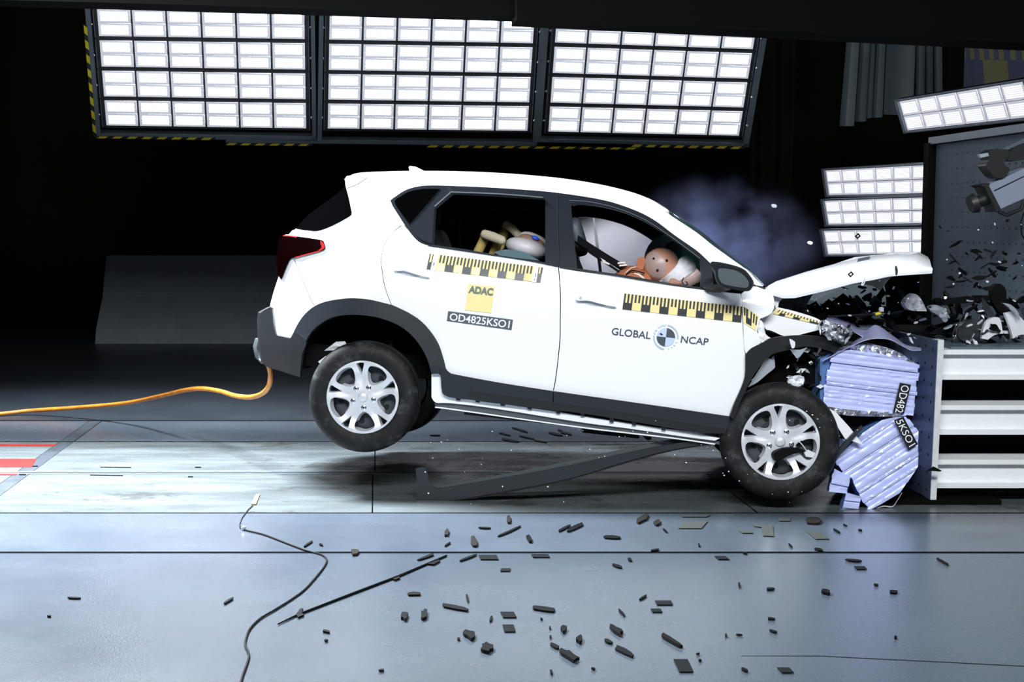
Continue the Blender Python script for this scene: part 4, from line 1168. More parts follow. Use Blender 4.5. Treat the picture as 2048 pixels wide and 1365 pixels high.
cslab('hinge', sm([(1547, 588, 1), (1568, 592, 1), (1566, 597), (1558, 605), (1556, 615), (1551, 617, 1), (1548, 604)], 3), 0.10, 0.03, 'debris_white', step=8)
arch_f = op([(1491, 710), (1503, 697), (1527, 685), (1541, 677), (1574, 672.5), (1603, 671), (1644, 673), (1667, 681), (1684, 689)], 3) + op([(1671, 706), (1644, 698), (1615, 693.5), (1597, 695), (1580, 699.5), (1550, 707), (1535, 717), (1518, 736), (1501, 762), (1481, 804), (1467, 840)], 3) + op([(1460, 832), (1469, 806.6), (1481, 780), (1489.6, 755), (1491, 730)], 3)
cslab('front_arch_trim', arch_f, lambda x, y: -0.03 + 0.0006 * (x - 1490), 0.05, 'plastic_black', step=10)
cslab('arch_inner', op([(1535, 715), (1545, 722), (1550, 735), (1535, 748), (1515, 765), (1497, 775)], 3), 0.05, 0.03, 'debris_clear', step=8)
cslab('front_liner', [(1488, 708), (1530, 690), (1600, 672), (1680, 690), (1690, 800), (1640, 960), (1560, 985), (1470, 960), (1455, 860)], 0.34, 0.03, 'interior_dark', step=40)
cslab('front_liner', [(1500, 700), (1600, 690), (1660, 700), (1650, 770), (1560, 770), (1490, 800)], 0.24, 0.03, 'interior_dark', step=40)
eng = MB(); rnd = random.Random(5)
for k in range(70):
    q = CL(rnd.uniform(1560, 1690), rnd.uniform(625, 760), rnd.uniform(0.45, 1.5))
    eng.box(q, (rnd.uniform(0.05, 0.22), rnd.uniform(0.08, 0.3), rnd.uniform(0.04, 0.16)), Matrix.Rotation(rnd.uniform(-1, 1), 3, 'Y') @ Matrix.Rotation(rnd.uniform(-1, 1), 3, 'Z'))
tag(eng.build('engine_bay', 'interior_dark', car), 'jumble of crushed dark engine parts')
cslab('inner_panel', [(1556, 600), (1600, 585), (1625, 590), (1612, 612), (1630, 634), (1590, 622), (1558, 613)], 0.35, 0.1, 'debris_grey', step=14, jag=0.02)
hl = cslab('crushed_headlamp', sm([(1640, 648), (1652, 640), (1668, 646), (1690, 652), (1704, 660), (1702, 674), (1690, 684), (1668, 680), (1648, 670)], 3), 0.02, 0.08, 'foil_silver', step=5, jag=0.03, smooth=False)
rnd = random.Random(11)
for k in range(26):
    cx_, cy_ = rnd.uniform(1640, 1700), rnd.uniform(644, 682); a0 = rnd.uniform(0, 3.14); l_, w_ = rnd.uniform(4, 11), rnd.uniform(1.5, 4)
    ca, sa = math.cos(a0), math.sin(a0)
    cslab('lamp_fragment', [(cx_ - l_ * ca, cy_ - l_ * sa), (cx_ + w_ * sa, cy_ - w_ * ca), (cx_ + l_ * ca, cy_ + l_ * sa), (cx_ - w_ * sa, cy_ + w_ * ca)], rnd.uniform(-0.08, 0.0), 0.006, rnd.choice(['debris_clear', 'debris_white', 'debris_chrome', 'debris_black', 'debris_grey']), hl, 40, False)
for k in range(34):
    cx_, cy_ = rnd.uniform(1575, 1648), rnd.uniform(698, 775); a0 = rnd.uniform(0, 3.14); l_, w_ = rnd.uniform(3, 13), rnd.uniform(1.5, 5)
    ca, sa = math.cos(a0), math.sin(a0)
    cslab('torn_fragment', [(cx_ - l_ * ca, cy_ - l_ * sa), (cx_ + w_ * sa, cy_ - w_ * ca), (cx_ + l_ * ca, cy_ + l_ * sa), (cx_ - w_ * sa * 0.6, cy_ + w_ * ca)], rnd.uniform(0.08, 0.2), 0.01, rnd.choice(['debris_clear', 'debris_black', 'debris_grey', 'debris_black', 'debris_chrome', 'debris_white']), car, 40, False)
cslab('torn_bracket', sm([(1579, 678, 1), (1590, 684), (1589, 696), (1584, 697, 1), (1581, 688)], 2), -0.05, 0.01, 'debris_white', step=8)
cslab('torn_bracket', sm([(1580, 699, 1), (1600, 700), (1614, 695, 1), (1600, 714), (1593, 717, 1)], 2), 0.0, 0.01, 'debris_clear', step=8)
cslab('torn_bracket', sm([(1577, 758), (1592, 752), (1608, 754), (1606, 770), (1590, 775), (1576, 770)], 2), 0.04, 0.03, 'debris_white', step=5, jag=0.015, smooth=False)
cslab('torn_bracket', [(1502, 762), (1525, 738), (1548, 712), (1550, 728), (1530, 748)], 0.08, 0.01, 'debris_clear', step=12)
# ================================================================== dummies and airbags inside the car
def car_thing(name, label, cat, base, group=None):
    base = Vector(base)
    o = thing(name, label, cat, matrix=CAR_M @ Matrix.Translation(base), group=group)
    INV[o.name] = Matrix.Translation(-base)
    return o
hc = CL(1322, 531, 0.40)
tow = (CAM_L - hc).normalized()
dm = car_thing('crash_dummy', 'crash-test dummy slumped forward in the driver seat, face in the airbag', 'dummy', hc + Vector((-0.25, 0, -0.75)))
hm = Matrix.Rotation(R(-20), 3, 'Y')
head = MB().ball(hc, (0.108, 0.088, 0.104), 32, 20, hm)
head.build('head', 'dummy_skin', dm, True)
hd = [o for o in dm.children][0]
# skull cap plate in duller skin, on the side the camera sees
cap = MB(); rowsc = []
def head_pt(px, py, k):      # on the ellipsoid, pushed out by k
    d = rayL(px, py); o = CAM_L - hc
    mi = hm.inverted(); ax = Vector((0.108 * k, 0.088 * k, 0.104 * k))
    oo = mi @ o; dd = mi @ d
    oo = Vector((oo.x / ax.x, oo.y / ax.y, oo.z / ax.z)); dd = Vector((dd.x / ax.x, dd.y / ax.y, dd.z / ax.z))
    a = dd.dot(dd); b = 2 * oo.dot(dd); c = oo.dot(oo) - 1
    disc = b * b - 4 * a * c
    if disc < 0: return None
    return CAM_L + d * ((-b - math.sqrt(disc)) / (2 * a))
capo = sm([(1297, 508), (1312, 503), (1322, 513), (1331, 530), (1331, 545), (1322, 556), (1306, 554), (1295, 542), (1291, 524)], 4)
pv, tris, bnd = fill(capo, (), 6, 5)
cv = [head_pt(*p, 1.012) for p in pv]
if all(v is not None for v in cv):
    mbc = MB().add(cv, [t[::-1] for t in tris])
    cu_ = [head_pt(*p, 1.0) for p in pv]
    for i, j in bnd: mbc.add([cv[i], cv[j], cu_[j], cu_[i]], [(0, 1, 2, 3)])
    mbc.build('skull_cap', 'dummy_skin_grey', hd, True)
for px, py, r in ((1307.5, 517.5, 0.0075), (1333.5, 521.5, 0.0085), (1315, 541, 0.0085)):
    q = head_pt(px, py, 1.006)
    nrm = (q - hc).normalized()
    MB().ball(q, (r, r, r), 10, 6).build('screw_hole', 'hole_black', hd, True)
sball(hc + Vector((-0.10, 0.03, -0.02)), (0.045, 0.05, 0.045), 0.8).build('neck', 'dummy_suit', dm, True)
cslabs = [
    ('neck_shroud', [(1276, 516), (1286, 514), (1292, 520), (1286, 540), (1272, 536)], 0.36, 0.14, 'dummy_suit'),
    ('shoulder', sm([(1258, 548), (1270, 540), (1286, 544), (1300, 554), (1296, 568), (1262, 566)], 3), 0.30, 0.24, 'dummy_suit'),
    ('chest_strap', sm([(1268, 545), (1278, 547), (1292, 560), (1284, 562), (1272, 554)], 3), 0.285, 0.01, 'dummy_strap')]
for nm, pl, lt, tk, mm in cslabs:
    solid(pl, lambda x, y: CL(x, y, lt), lambda x, y: CL(x, y, lt + tk), (), 8).build(nm, mm, dm, True)
sball(hc + Vector((-0.22, 0.03, -0.28)), (0.14, 0.20, 0.27), 0.7, mtx=Matrix.Rotation(R(25), 3, 'Y')).build('torso', 'dummy_suit', dm, True)
a0, a1, a2 = hc + Vector((-0.14, -0.12, -0.16)), hc + Vector((0.05, -0.16, -0.22)), CL(1352, 562, 0.20)
MB().tube([a0, (a0 + a1) / 2, a1, (a1 + a2) / 2, a2], [0.055, 0.052, 0.046, 0.042, 0.036], 12).build('arm', 'dummy_skin', dm, True)
MB().tube([CL(1250, 560, 0.3), CL(1253, 549, 0.27), CL(1263, 541, 0.27), CL(1276, 543, 0.27), CL(1289, 547, 0.28)], 0.004, 6).build('sensor_wire', 'cable_black', dm)
MB().tube([CL(1246, 557, 0.3), CL(1252, 545, 0.26), CL(1262, 536, 0.26), CL(1272, 534, 0.27)], 0.003, 6).build('sensor_wire', 'dummy_strap', dm)
# fore-arm with grey sleeve by the mirror
fa = [CL(1362, 572, 0.24), CL(1374, 566, 0.22), CL(1392, 556, 0.20), CL(1402, 548, 0.2)]
MB().tube(fa, [0.030, 0.034, 0.040, 0.042], 14).build('forearm', 'dummy_skin_grey', dm, True)
MB().tube([CL(1367, 556, 0.195), CL(1364, 563, 0.19), CL(1368, 571, 0.19), CL(1376, 569, 0.185), CL(1372, 563, 0.183)], 0.003, 6).build('seam', 'cable_black', dm)
ab = car_thing('driver_airbag', 'crumpled white airbag spilling beneath the dummy head at the driver window', 'airbag', CL(1350, 585, 0.45))
rnd = random.Random(3)
pl = sm([(1318, 562, 1), (1336, 548), (1352, 532), (1360, 517), (1374, 512), (1388, 522), (1393, 538), (1390, 552), (1378, 562), (1360, 574, 1), (1330, 572, 1)], 4)
pvx, tr_, bn_ = fill(pl, (), 5, 5)
cx0, cy0 = 1360, 545
def abpt(x, y, s):
    d = min(1.0, math.hypot((x - cx0) / 42, (y - cy0) / 34))
    ang = math.atan2(y - cy0, x - cx0)
    w = 0.10 * math.sqrt(max(0, 1 - d * d)) * (1 + 0.16 * math.sin(11 * ang) * d)
    return CL(x, y, 0.36 - s * w + (0.12 if s < 0 else 0))
fa_, fb_ = [abpt(*p, 1) for p in pvx], [abpt(*p, -1) for p in pvx]
mbb = MB().add(fa_ + fb_, [t[::-1] for t in tr_] + [tuple(i + len(pvx) for i in t) for t in tr_] + [(i, j, j + len(pvx), i + len(pvx)) for i, j in bn_])
mbb.build('bag', 'airbag_white', ab, 'all')
sball(CL(1352, 528, 0.85), (0.20, 0.22, 0.19), 0.85).build('steering_side_bag', 'airbag_grey', ab, True)
pb = car_thing('passenger_airbag', 'grey-green inflated airbag on the far side behind the dummy head', 'airbag', CL(1355, 570, 1.3))
sball(CL(1352, 540, 1.2), (0.22, 0.22, 0.17), 0.8, mtx=Matrix.Rotation(R(-35), 3, 'Y')).build('bag', 'airbag_grey', pb, True)
sball(CL(1343, 505, 0.62), (0.055, 0.05, 0.075), 0.9, mtx=Matrix.Rotation(R(30), 3, 'Y')).build('seam_patch', 'seat_trim', pb, True)

# child dummies tipped over on the rear seat
def tube_px(mb, pts, r, n=12):
    return mb.tube([CL(x, y, l) for x, y, l in pts], r, n)
cd = car_thing('child_dummy', 'yellow foam child dummy with one bent leg raised at the rear window', 'dummy', CL(985, 520, 0.55))
def leg(name, pts, r, m, root):
    mb = MB(); q = [CL(x, y, l) for x, y, l in pts]
    mb.tube(q, r, 14, cap=False)
    mb.ball(q[0], r if not isinstance(r, list) else r[0], 14, 8); mb.ball(q[-1], r if not isinstance(r, list) else r[-1], 14, 8)
    return mb.build(name, m, root, True)
leg('thigh', [(952, 512, 0.62), (962, 492, 0.6), (971, 473, 0.58)], [0.030, 0.030, 0.030], 'foam_yellow', cd)
leg('foot', [(970, 469, 0.52), (985, 474, 0.50), (1003, 481, 0.48)], [0.029, 0.031, 0.028], 'foam_pale', cd)
leg('thigh', [(984, 515, 0.66), (990, 500, 0.64), (996, 486, 0.60)], [0.030, 0.030, 0.030], 'foam_yellow', cd)
cd2 = car_thing('child_dummy', 'yellow foam child dummy behind, its pale foot up against the dark window', 'dummy', CL(1015, 510, 0.75))
leg('thigh', [(1000, 492, 0.80), (1006, 470, 0.78), (1013, 453, 0.76)], [0.032, 0.032, 0.030], 'foam_yellow', cd2)
leg('foot', [(1013, 450, 0.70), (1024, 457, 0.69), (1036, 470, 0.68)], [0.026, 0.027, 0.026], 'foam_pale', cd2)
cs_ = car_thing('infant_carrier', 'white child seat shell lying on its back behind the rear window', 'child seat', CL(1050, 530, 0.5))
c1 = CL(1053, 497, 0.50)
sball(c1, (0.13, 0.14, 0.058), 0.85, mtx=Matrix.Rotation(R(10), 3, 'Y')).build('shell', 'shell_white', cs_, True)
sball(CL(1066, 483, 0.62), (0.095, 0.12, 0.05), 0.85, mtx=Matrix.Rotation(R(16), 3, 'Y')).build('shell_rim', 'shell_white', cs_, True)
sball(CL(1064, 482, 0.505), (0.080, 0.03, 0.032), 0.9, mtx=Matrix.Rotation(R(16), 3, 'Y')).build('harness_pad', 'bead_brown', cs_, True)
sball(CL(1071, 476.5, 0.475), (0.026, 0.02, 0.012), 0.9, mtx=Matrix.Rotation(R(20), 3, 'Y')).build('buckle', 'bead_blue', cs_, True)
solid(sm([(988, 505, 1), (1004, 500), (1024, 500), (1045, 504), (1062, 512), (1080, 522, 1), (1000, 512, 1)], 4), lambda x, y: CL(x, y, 0.24), lambda x, y: CL(x, y, 0.6), (), 14).build('cushion', 'pad_teal', cs_, True)

# ================================================================== barrier with honeycomb blocks
PX = P(1875, 679, 8.6).x
def pz(py, Y): return P(1870, py, Y).z
bar = thing('barrier_plate', 'upright blue perforated steel plate that carries the honeycomb blocks', 'barrier', (PX, 9.1, 0.0))
ztop = pz(681, 8.6); zbot = 0.035
lean_dx = P(1859, 1016, 8.6).x - PX
a = [Vector((PX + lean_dx, 8.6, zbot)), Vector((PX, 8.6, ztop)), Vector((PX, 9.6, ztop)), Vector((PX + lean_dx, 9.6, zbot))]
plate = MB().hexa(a, [v + Vector((0.018, 0, 0)) for v in a]).build('plate', 'plate_blue', bar)
a = [Vector((PX + 0.002 + lean_dx, 8.594, zbot - 0.004)), Vector((PX + 0.002, 8.594, ztop + 0.002)), Vector((PX + 0.036, 8.594, ztop + 0.002)), Vector((PX + 0.036 + lean_dx, 8.594, zbot - 0.004))]
MB().hexa(a, [v + Vector((0, 0.10, 0)) for v in a]).build('plate_edge', 'plate_edge', bar)
hs = MB()
for i in range(9):
    for j in range(8):
        t = (i + 0.5) / 9; z = zbot + (ztop - zbot) * t; x = PX + lean_dx * (1 - t)
        hs.lathe_y((0, 0, 0), [(0.001, 0), (0.010, 0)], 8)
        blk_ = hs.v[-16:]
        for v in blk_:
            v.xyz = Vector((x - 0.001, 8.66 + 0.115 * j + v.x, z + v.z + (0.006 if j % 2 else -0.006)))
tag(hs.build('bolt_hole', 'hole_black', plate), kind='stuff')
tag(MB().box((PX + 0.1, 9.1, 0.014), (0.6, 1.0, 0.028)).build('base_plate', 'truss_black', bar))
# white steel beams behind the plate
def ibeam(label, y_top, y_bot, Y=8.66, x1=6.4):
    zt, zb = P(1960, y_top, Y).z, P(1960, y_bot, Y).z
    x0 = PX + 0.04 + lean_dx * (1 - ((zt + zb) / 2) / ztop)
    t = 0.028; mb = MB()
    mb.box(((x0 + x1) / 2, Y + 0.12, zt - t / 2), (x1 - x0, 0.24, t))
    mb.box(((x0 + x1) / 2, Y + 0.12, zb + t / 2), (x1 - x0, 0.24, t))
    mb.box(((x0 + x1) / 2, Y + 0.06, (zt + zb) / 2), (x1 - x0, 0.03, zt - zb - 2 * t + 0.002))
    return tag(mb.build('steel_beam', 'beam_white'), label, 'beam', 'white steel beams behind the barrier plate')
ibeam('top one of three white steel beams right of the barrier plate', 700, 760)
ibeam('middle one of three white steel beams right of the barrier plate', 811, 870)
ibeam('lowest of three white steel beams right of the barrier plate', 920, 977)
zdeck = P(1960, 699, 8.66).z
dk = thing('barrier_block', 'dark massive crash block with a steel deck under the debris at right', 'block', (5.0, 9.8, 0))
MB().box((5.0, 10.0, zdeck / 2 - 0.02), (3.0, 1.9, zdeck - 0.05)).build('block', 'truss_black', dk)
for k in range(4):
    MB().box((4.85, 8.78 + k * 0.2, zdeck + 0.004), (3.0, 0.17, 0.016)).build('deck_rail', 'frame_steel', dk)
MB().box((4.85, 10.0, zdeck + 0.0), (3.0, 1.2, 0.016)).build('deck_plate', 'truss_black', dk)

def clip(poly, nx, ny, c):
    """part of poly where nx*x + ny*y >= c"""
    out = []
    for i, p in enumerate(poly):
        q = poly[(i + 1) % len(poly)]
        dp_, dq = nx * p[0] + ny * p[1] - c, nx * q[0] + ny * q[1] - c
        if dp_ >= 0: out.append(p)
        if (dp_ >= 0) != (dq >= 0):
            t = dp_ / (dp_ - dq); out.append((p[0] + (q[0] - p[0]) * t, p[1] + (q[1] - p[1]) * t))
    return out
def honeycomb(label, poly, direction, n, depth, thick, seed, m='honey_blue', fine=False):
    rnd = random.Random(seed)
    ca, sa = math.cos(direction), math.sin(direction); nx, ny = -sa, ca
    vals = [nx * p[0] + ny * p[1] for p in poly]; lo, hi = min(vals), max(vals)
    cen = (sum(p[0] for p in poly) / len(poly), sum(p[1] for p in poly) / len(poly))
    cuts = [lo] + sorted(lo + (hi - lo) * (k + rnd.uniform(-0.3, 0.3)) / n for k in range(1, n)) + [hi]
    root = thing('honeycomb_block', label, 'honeycomb block', P(cen[0], max(p[1] for p in poly), depth + thick / 2), 'crushed aluminium honeycomb blocks')
    core = MB()
    shrink = [(cen[0] + (p[0] - cen[0]) * 0.985, cen[1] + (p[1] - cen[1]) * 0.985) for p in poly]
    solid(shrink, lambda x, y: P(x, y, depth + 0.03), lambda x, y: P(x, y, depth + 0.03) + Vector((0, thick - 0.05, 0)), (), 60).build('core', 'honey_shade', root)
    for k in range(n):
        pg = clip(clip(poly, nx, ny, cuts[k]), -nx, -ny, -cuts[k + 1])
        if len(pg) < 3: continue
        e = rnd.uniform(-2.2, 2.2)
        pg = [(p[0] + ca * e, p[1] + sa * e) for p in pg]
        dd = rnd.uniform(-0.008, 0.012)
        # each layer is a folded ridge: its middle stands a little proud of its edges
        midv = (cuts[k] + cuts[k + 1]) / 2; hw = max(0.5, (cuts[k + 1] - cuts[k]) / 2)
        def fr(x, y, midv=midv, hw=hw, dd=dd):
            r = abs(nx * x + ny * y - midv) / hw
            return P(x, y, depth + dd + 0.005 * r * r + 0.004 * noise.noise(Vector((x * 0.03, y * 0.1, seed))))
        mb = solid(pg, fr, lambda x, y: P(x, y, depth + thick + dd), (), 5 if not fine else 9, 9)
        mb.build('honeycomb_layer', m, root, True)
    return root
hb1 = honeycomb('larger upper honeycomb block, lavender blue, with a vertical black number strip', [(1666, 703), (1700, 700), (1760, 708), (1838, 730), (1832, 790), (1828, 832), (1740, 824), (1646, 816), (1650, 770)], R(7), 13, 8.50, 0.7, 21)
hb2 = honeycomb('larger lower honeycomb block, tilted and torn down to the floor', [(1669, 920), (1725, 867), (1762, 842), (1811, 830), (1836, 862), (1835, 935), (1801, 986), (1764, 1008), (1739, 1021), (1723, 1003), (1703, 958), (1690, 952)], R(-33), 14, 8.48, 0.6, 22)
hb3 = honeycomb('small honeycomb cube touching the lower left edge of the torn block', [(1669, 938), (1702, 955), (1694, 988), (1658, 984)], R(12), 6, 8.46, 0.10, 23, fine=True)
hb4 = honeycomb('small honeycomb cube standing on the floor below the torn block', [(1692, 986), (1722, 994), (1713, 1029), (1681, 1027)], R(6), 6, 8.46, 0.10, 24, fine=True)
hb5 = honeycomb('small honeycomb piece wedged between the front wheel and the torn block', [(1652, 870), (1692, 882), (1688, 908), (1641, 914)], R(84), 7, 8.56, 0.12, 25, fine=True)
# crumpled facing sheets
def sheet_px(name, label, top, wid, m, Y0, Y1, cat='sheet'):
    """a bent sheet: its near edge follows a pixel line at depth Y0, its far edge the second line at Y1"""
    n_ = op(top, 5); f_ = op(wid, 5)
    n = min(len(n_), len(f_))
    rows = [[P(*n_[i], Y0) * (1 - t) + P(*f_[i], Y1) * t for i in range(n)] for t in (0, 0.33, 0.66, 1)]
    return tag(MB().sheet(rows, (0.002, 0, -0.004)).build(name, m, None, True), label, cat)
sheet_px('bent_sheet', 'lavender metal sheet arched over the upper honeycomb block', [(1645, 722), (1690, 698), (1735, 679), (1775, 678), (1805, 692), (1822, 700), (1842, 700)], [(1655, 714), (1700, 690), (1735, 660), (1754, 651), (1786, 672), (1812, 690), (1842, 696)], 'honey_sheet', 8.48, 8.75)
sheet_px('torn_sheet', 'pale lavender torn sheet lying behind the crushed headlamp', [(1652, 640), (1690, 652), (1715, 668), (1735, 678)], [(1660, 624), (1690, 638), (1716, 650), (1752, 650)], 'honey_sheet', 8.62, 9.1)
foil = slab('crumpled_foil', sm([(1662, 706), (1685, 694), (1720, 690), (1760, 692), (1800, 706), (1822, 722), (1836, 730), (1800, 724), (1750, 712), (1700, 706)], 3), lambda x, y: 8.53 + 0.03 * noise.noise(Vector((x * 0.09, y * 0.2, 3))), 0.3, 'foil_silver', None, 6)
tag(foil, 'crumpled silver foil strip along the top of the upper honeycomb block', 'foil')
foil = slab('crumpled_foil', sm([(1644, 813), (1700, 820), (1760, 824), (1806, 826), (1812, 832), (1770, 834), (1700, 832), (1650, 824)], 3), lambda x, y: 8.49 + 0.03 * noise.noise(Vector((x * 0.09, y * 0.2, 8))), 0.3, 'foil_silver', None, 5)
tag(foil, 'crumpled silver foil strip along the bottom of the upper honeycomb block', 'foil')
tag(slab('gap_filler', [(1660, 828), (1810, 832), (1760, 842), (1720, 870), (1700, 880), (1655, 860)], 8.62, 0.4, 'debris_black'), 'dark crushed core showing between the two large honeycomb blocks', 'core')
side = slab('honeycomb_flank', [(1641, 716), (1664, 706), (1652, 770), (1646, 816), (1640, 818), (1640, 760)], 8.53, 0.5, 'honey_shade')  # slab coloured dark blue for the shaded left side of the block
tag(side, 'left flank of the upper honeycomb block, its dark blue shade painted in', 'sheet')
bs = MB()
rows = [[P(x, y, 8.5 + 0.3 * t) for x, y in op([(1735, 1022), (1750, 1017), (1768, 1012), (1785, 1013), (1795, 1000), (1804, 985)], 4)] for t in (0, 1)]
tag(bs.sheet(rows, (0, 0, -0.006)).build('curled_backing', 'shell_white', None, True), 'pale backing sheet curling under the torn honeycomb block', 'sheet')
# number strips
def flat_text(txt, tl, tr, br, bl, Y, m, parent, name='strip_text', bold=0.0):
    vs, fs = text_shape(txt, bold); q = quad_map(tl, tr, br, bl)
    return make(name, [P(*q(u, 1 - v), Y) for u, v in vs], fs, m, parent)
ns = slab('number_strip', [(1800, 766), (1822, 770), (1808, 828), (1786, 826)], 8.478, 0.003, 'decal_black', hb1)
flat_text('OD482', (1819, 773), (1805, 827), (1790, 825), (1803.5, 770), 8.475, 'decal_white', ns)
ns = slab('number_strip', [(1788, 841), (1807, 834), (1836, 889), (1817, 901)], 8.452, 0.003, 'decal_black', hb2)
flat_text('5KSO1', (1804.5, 838), (1831, 888), (1818.5, 895.5), (1791.5, 843), 8.449, 'decal_white', ns)

# ================================================================== board, camera, slab at right
BX = 4.0
bt, bb_ = ONX(1873, 290, BX), ONX(1862, 560, BX)
board = thing('perforated_board', 'tall grey-blue perforated steel board at the right edge', 'board', (BX, (bt.y + 8.75) / 2, zdeck))
MB().box((BX + 0.02, (bt.y + 8.75) / 2, (bt.z + zdeck) / 2), (0.04, bt.y - 8.75, bt.z - zdeck)).build('board_sheet', 'board_grey', board)
MB().box((BX + 0.03, bt.y + 0.06, (bt.z + zdeck) / 2), (0.16, 0.10, bt.z - zdeck + 0.03)).build('board_frame', 'truss_black', board)
MB().box((BX + 0.04, (bt.y + 8.75) / 2, bt.z + 0.03), (0.16, bt.y - 8.75 + 0.1, 0.05)).build('board_frame', 'frame_steel', board)
hh = MB()
for i, py in enumerate((309, 338, 367, 397, 425, 455, 484, 512, 541, 569)):
    z = ONX(1904, py, BX).z
    for k in range(15):
        y = ONX(1904, py, BX).y - 0.095 * k
        if (i * 7 + k * 5) % 11 == 0: continue
        q = MB().lathe_y((0, 0, 0), [(0.001, 0), (0.0075, 0)], 8)
        hh.add([Vector((BX - 0.0015, y + v.x, z + v.z)) for v in q.v], q.f)
tag(hh.build('board_hole', 'hole_black', board), kind='stuff')
cm = thing('high_speed_camera', 'grey high-speed camera with black lens clamped before the perforated board', 'camera', P(2000, 430, 8.9))
YC = 8.9
def cpx(name, poly, Y, th, m, parent=None): return slab(name, poly, Y, th, m, parent or cm, 40)
cb_ = cpx('body', [(1976, 371), (2052, 335), (2075, 385), (1999, 419)], YC, 0.14, 'camera_grey')
cpx('body_slot', [(1988, 381), (2050, 351), (2050, 353), (1989, 383)], YC - 0.003, 0.004, 'hole_black', cb_)
cpx('front_plate', [(1961, 371), (1980, 366), (1978, 372), (2002, 418), (1994, 424), (1970, 375)], YC - 0.01, 0.16, 'camera_black')
lens = MB(); l0, l1 = P(1986, 393, YC + 0.07), P(1940, 410, YC + 0.07)
dv_ = (l1 - l0)
lens.tube([l0, l0 + dv_ * 0.3, l0 + dv_ * 0.31, l0 + dv_ * 0.75, l0 + dv_ * 0.76, l1], [0.055, 0.055, 0.036, 0.036, 0.060, 0.052], 20)
lens.build('lens', 'camera_black', cm, True)
cpx('clamp', sm([(1974, 308), (1984, 300), (2000, 298), (2016, 300), (2020, 310), (2008, 326), (2020, 340), (2006, 356), (1990, 354), (1980, 344), (1972, 332), (1978, 320)], 3), YC - 0.02, 0.12, 'camera_black')
cpx('clamp_lever', [(1958, 309), (1976, 306), (1978, 312), (1962, 316)], YC - 0.03, 0.03, 'lamp_edge')
cpx('arm', [(2010, 320), (2028, 296), (2052, 286), (2060, 318), (2034, 322)], YC, 0.10, 'camera_black')
cpx('mount_rail', [(1990, 304), (2060, 272), (2060, 282), (1996, 308)], YC + 0.05, 0.05, 'board_grey')
MB().tube([P(1996, 424, YC), P(2014, 431, YC), P(2042, 418, YC), P(2048, 400, YC)], 0.012, 8).build('handle', 'camera_black', cm)
MB().tube([P(2048, 425, YC), P(2042, 445, YC), P(2043, 468, YC), P(2050, 480, YC)], 0.005, 6).build('cable', 'cable_black', cm)
tag(slab('steel_slab', sm([(1628, 602, 1), (1690, 575), (1758, 562), (1768, 568), (1772, 600), (1772, 668, 1), (1640, 668, 1)], 2), 10.4, 0.25, 'sheet_grey'), 'grey upright slab standing behind the gap under the torn bonnet', 'slab')

# ================================================================== loose trim, rods and cables
def trim_depth(x, y): return 8.74 - 0.20 * (x - 835) / 600
tr = thing('loose_sill_trim', 'long black L-shaped sill trim torn off, leaning from the floor up to the front wheel', 'trim', P(842, 1008, 8.74))
front = op([(831, 938), (851, 936), (858, 964), (868, 976), (890, 976), (1039, 951), (1142, 931), (1280, 901), (1347, 888), (1433, 878)], 3) + op([(1437, 886), (1347, 899.5), (1244, 926), (1142, 957), (1039, 978), (902, 1002), (838, 1006), (836, 980)], 3)
slab('trim_face', front, trim_depth, 0.012, 'cladding', tr, 20, True)
slab('trim_flange', op([(868, 974), (890, 970), (1039, 943), (1142, 922), (1210, 908), (1347, 878), (1429, 866)], 3) + op([(1436, 878), (1347, 889), (1280, 902), (1142, 932), (1039, 952), (890, 977)], 3), lambda x, y: trim_depth(x, y) + 0.06, 0.012, 'sill_metal', tr, 20, True)
slab('trim_lip', op([(838, 1004), (902, 1000), (1039, 977), (1142, 955), (1244, 925), (1347, 898), (1436, 884)], 3) + op([(1436, 888), (1347, 902), (1244, 930), (1142, 960), (1039, 982), (902, 1004), (838, 1008)], 3), lambda x, y: trim_depth(x, y) + 0.012, 0.07, 'plastic_black', tr, 20)
def cable(name, label, pts, r, m, cat='cable'):
    q = []
    P_ = [Vector(p) for p in pts]
    for i in range(len(P_) - 1):
        p0, p1, p2, p3 = P_[max(i - 1, 0)], P_[i], P_[i + 1], P_[min(i + 2, len(P_) - 1)]
        for k in range(6):
            t = k / 6
            q.append(0.5 * ((2 * p1) + (p2 - p0) * t + (2 * p0 - 5 * p1 + 4 * p2 - p3) * t * t + (-p0 + 3 * p1 - 3 * p2 + p3) * t ** 3))
    q.append(P_[-1])
    return tag(MB().tube(q, r, 10).build(name, m, None, True), label, cat)
cable('tow_cable', 'orange cable trailing from the car tail across the floor to the left', [P(537, 730, 9.35), P(541, 750, 9.4), P(538, 772, 9.5), P(524, 788, 9.7), P(500, 795, 9.9), P(470, 792, 10.2), P(440, 783, 10.5), P(405, 778, 10.8), P(370, 781, 11.1), P(320, 793, 11.5), P(250, 807, 12.0), P(150, 816, 12.4), P(60, 822, 12.6), G(-10, 829, 0.02), G(-160, 838, 0.02), G(-400, 842, 0.02), G(-900, 836, 0.02)], 0.0165, 'cable_orange')
def gp(x, y, h=0.006): return G(x, y, h)
cable('trigger_cable', 'thin black cable curling over the foreground floor from a yellow tag', [gp(480, 1055), gp(492, 1061), gp(528, 1070), gp(570, 1086), gp(610, 1101), gp(640, 1109), gp(652, 1117), gp(652, 1127), gp(640, 1145), gp(612, 1177), gp(585, 1198), gp(550, 1220), gp(520, 1238), gp(500, 1258), gp(492, 1278), gp(491, 1292), gp(498, 1310), gp(494, 1328), gp(486, 1350), gp(476, 1385)], 0.0045, 'cable_black')
tagc = thing('yellow_tag', 'small yellow tag with a string tied to the black cable end', 'tag', G(510, 1012))
q = [G(512, 990, 0.004), G(520, 990, 0.004), G(512, 1010, 0.004), G(502, 1010, 0.004)]
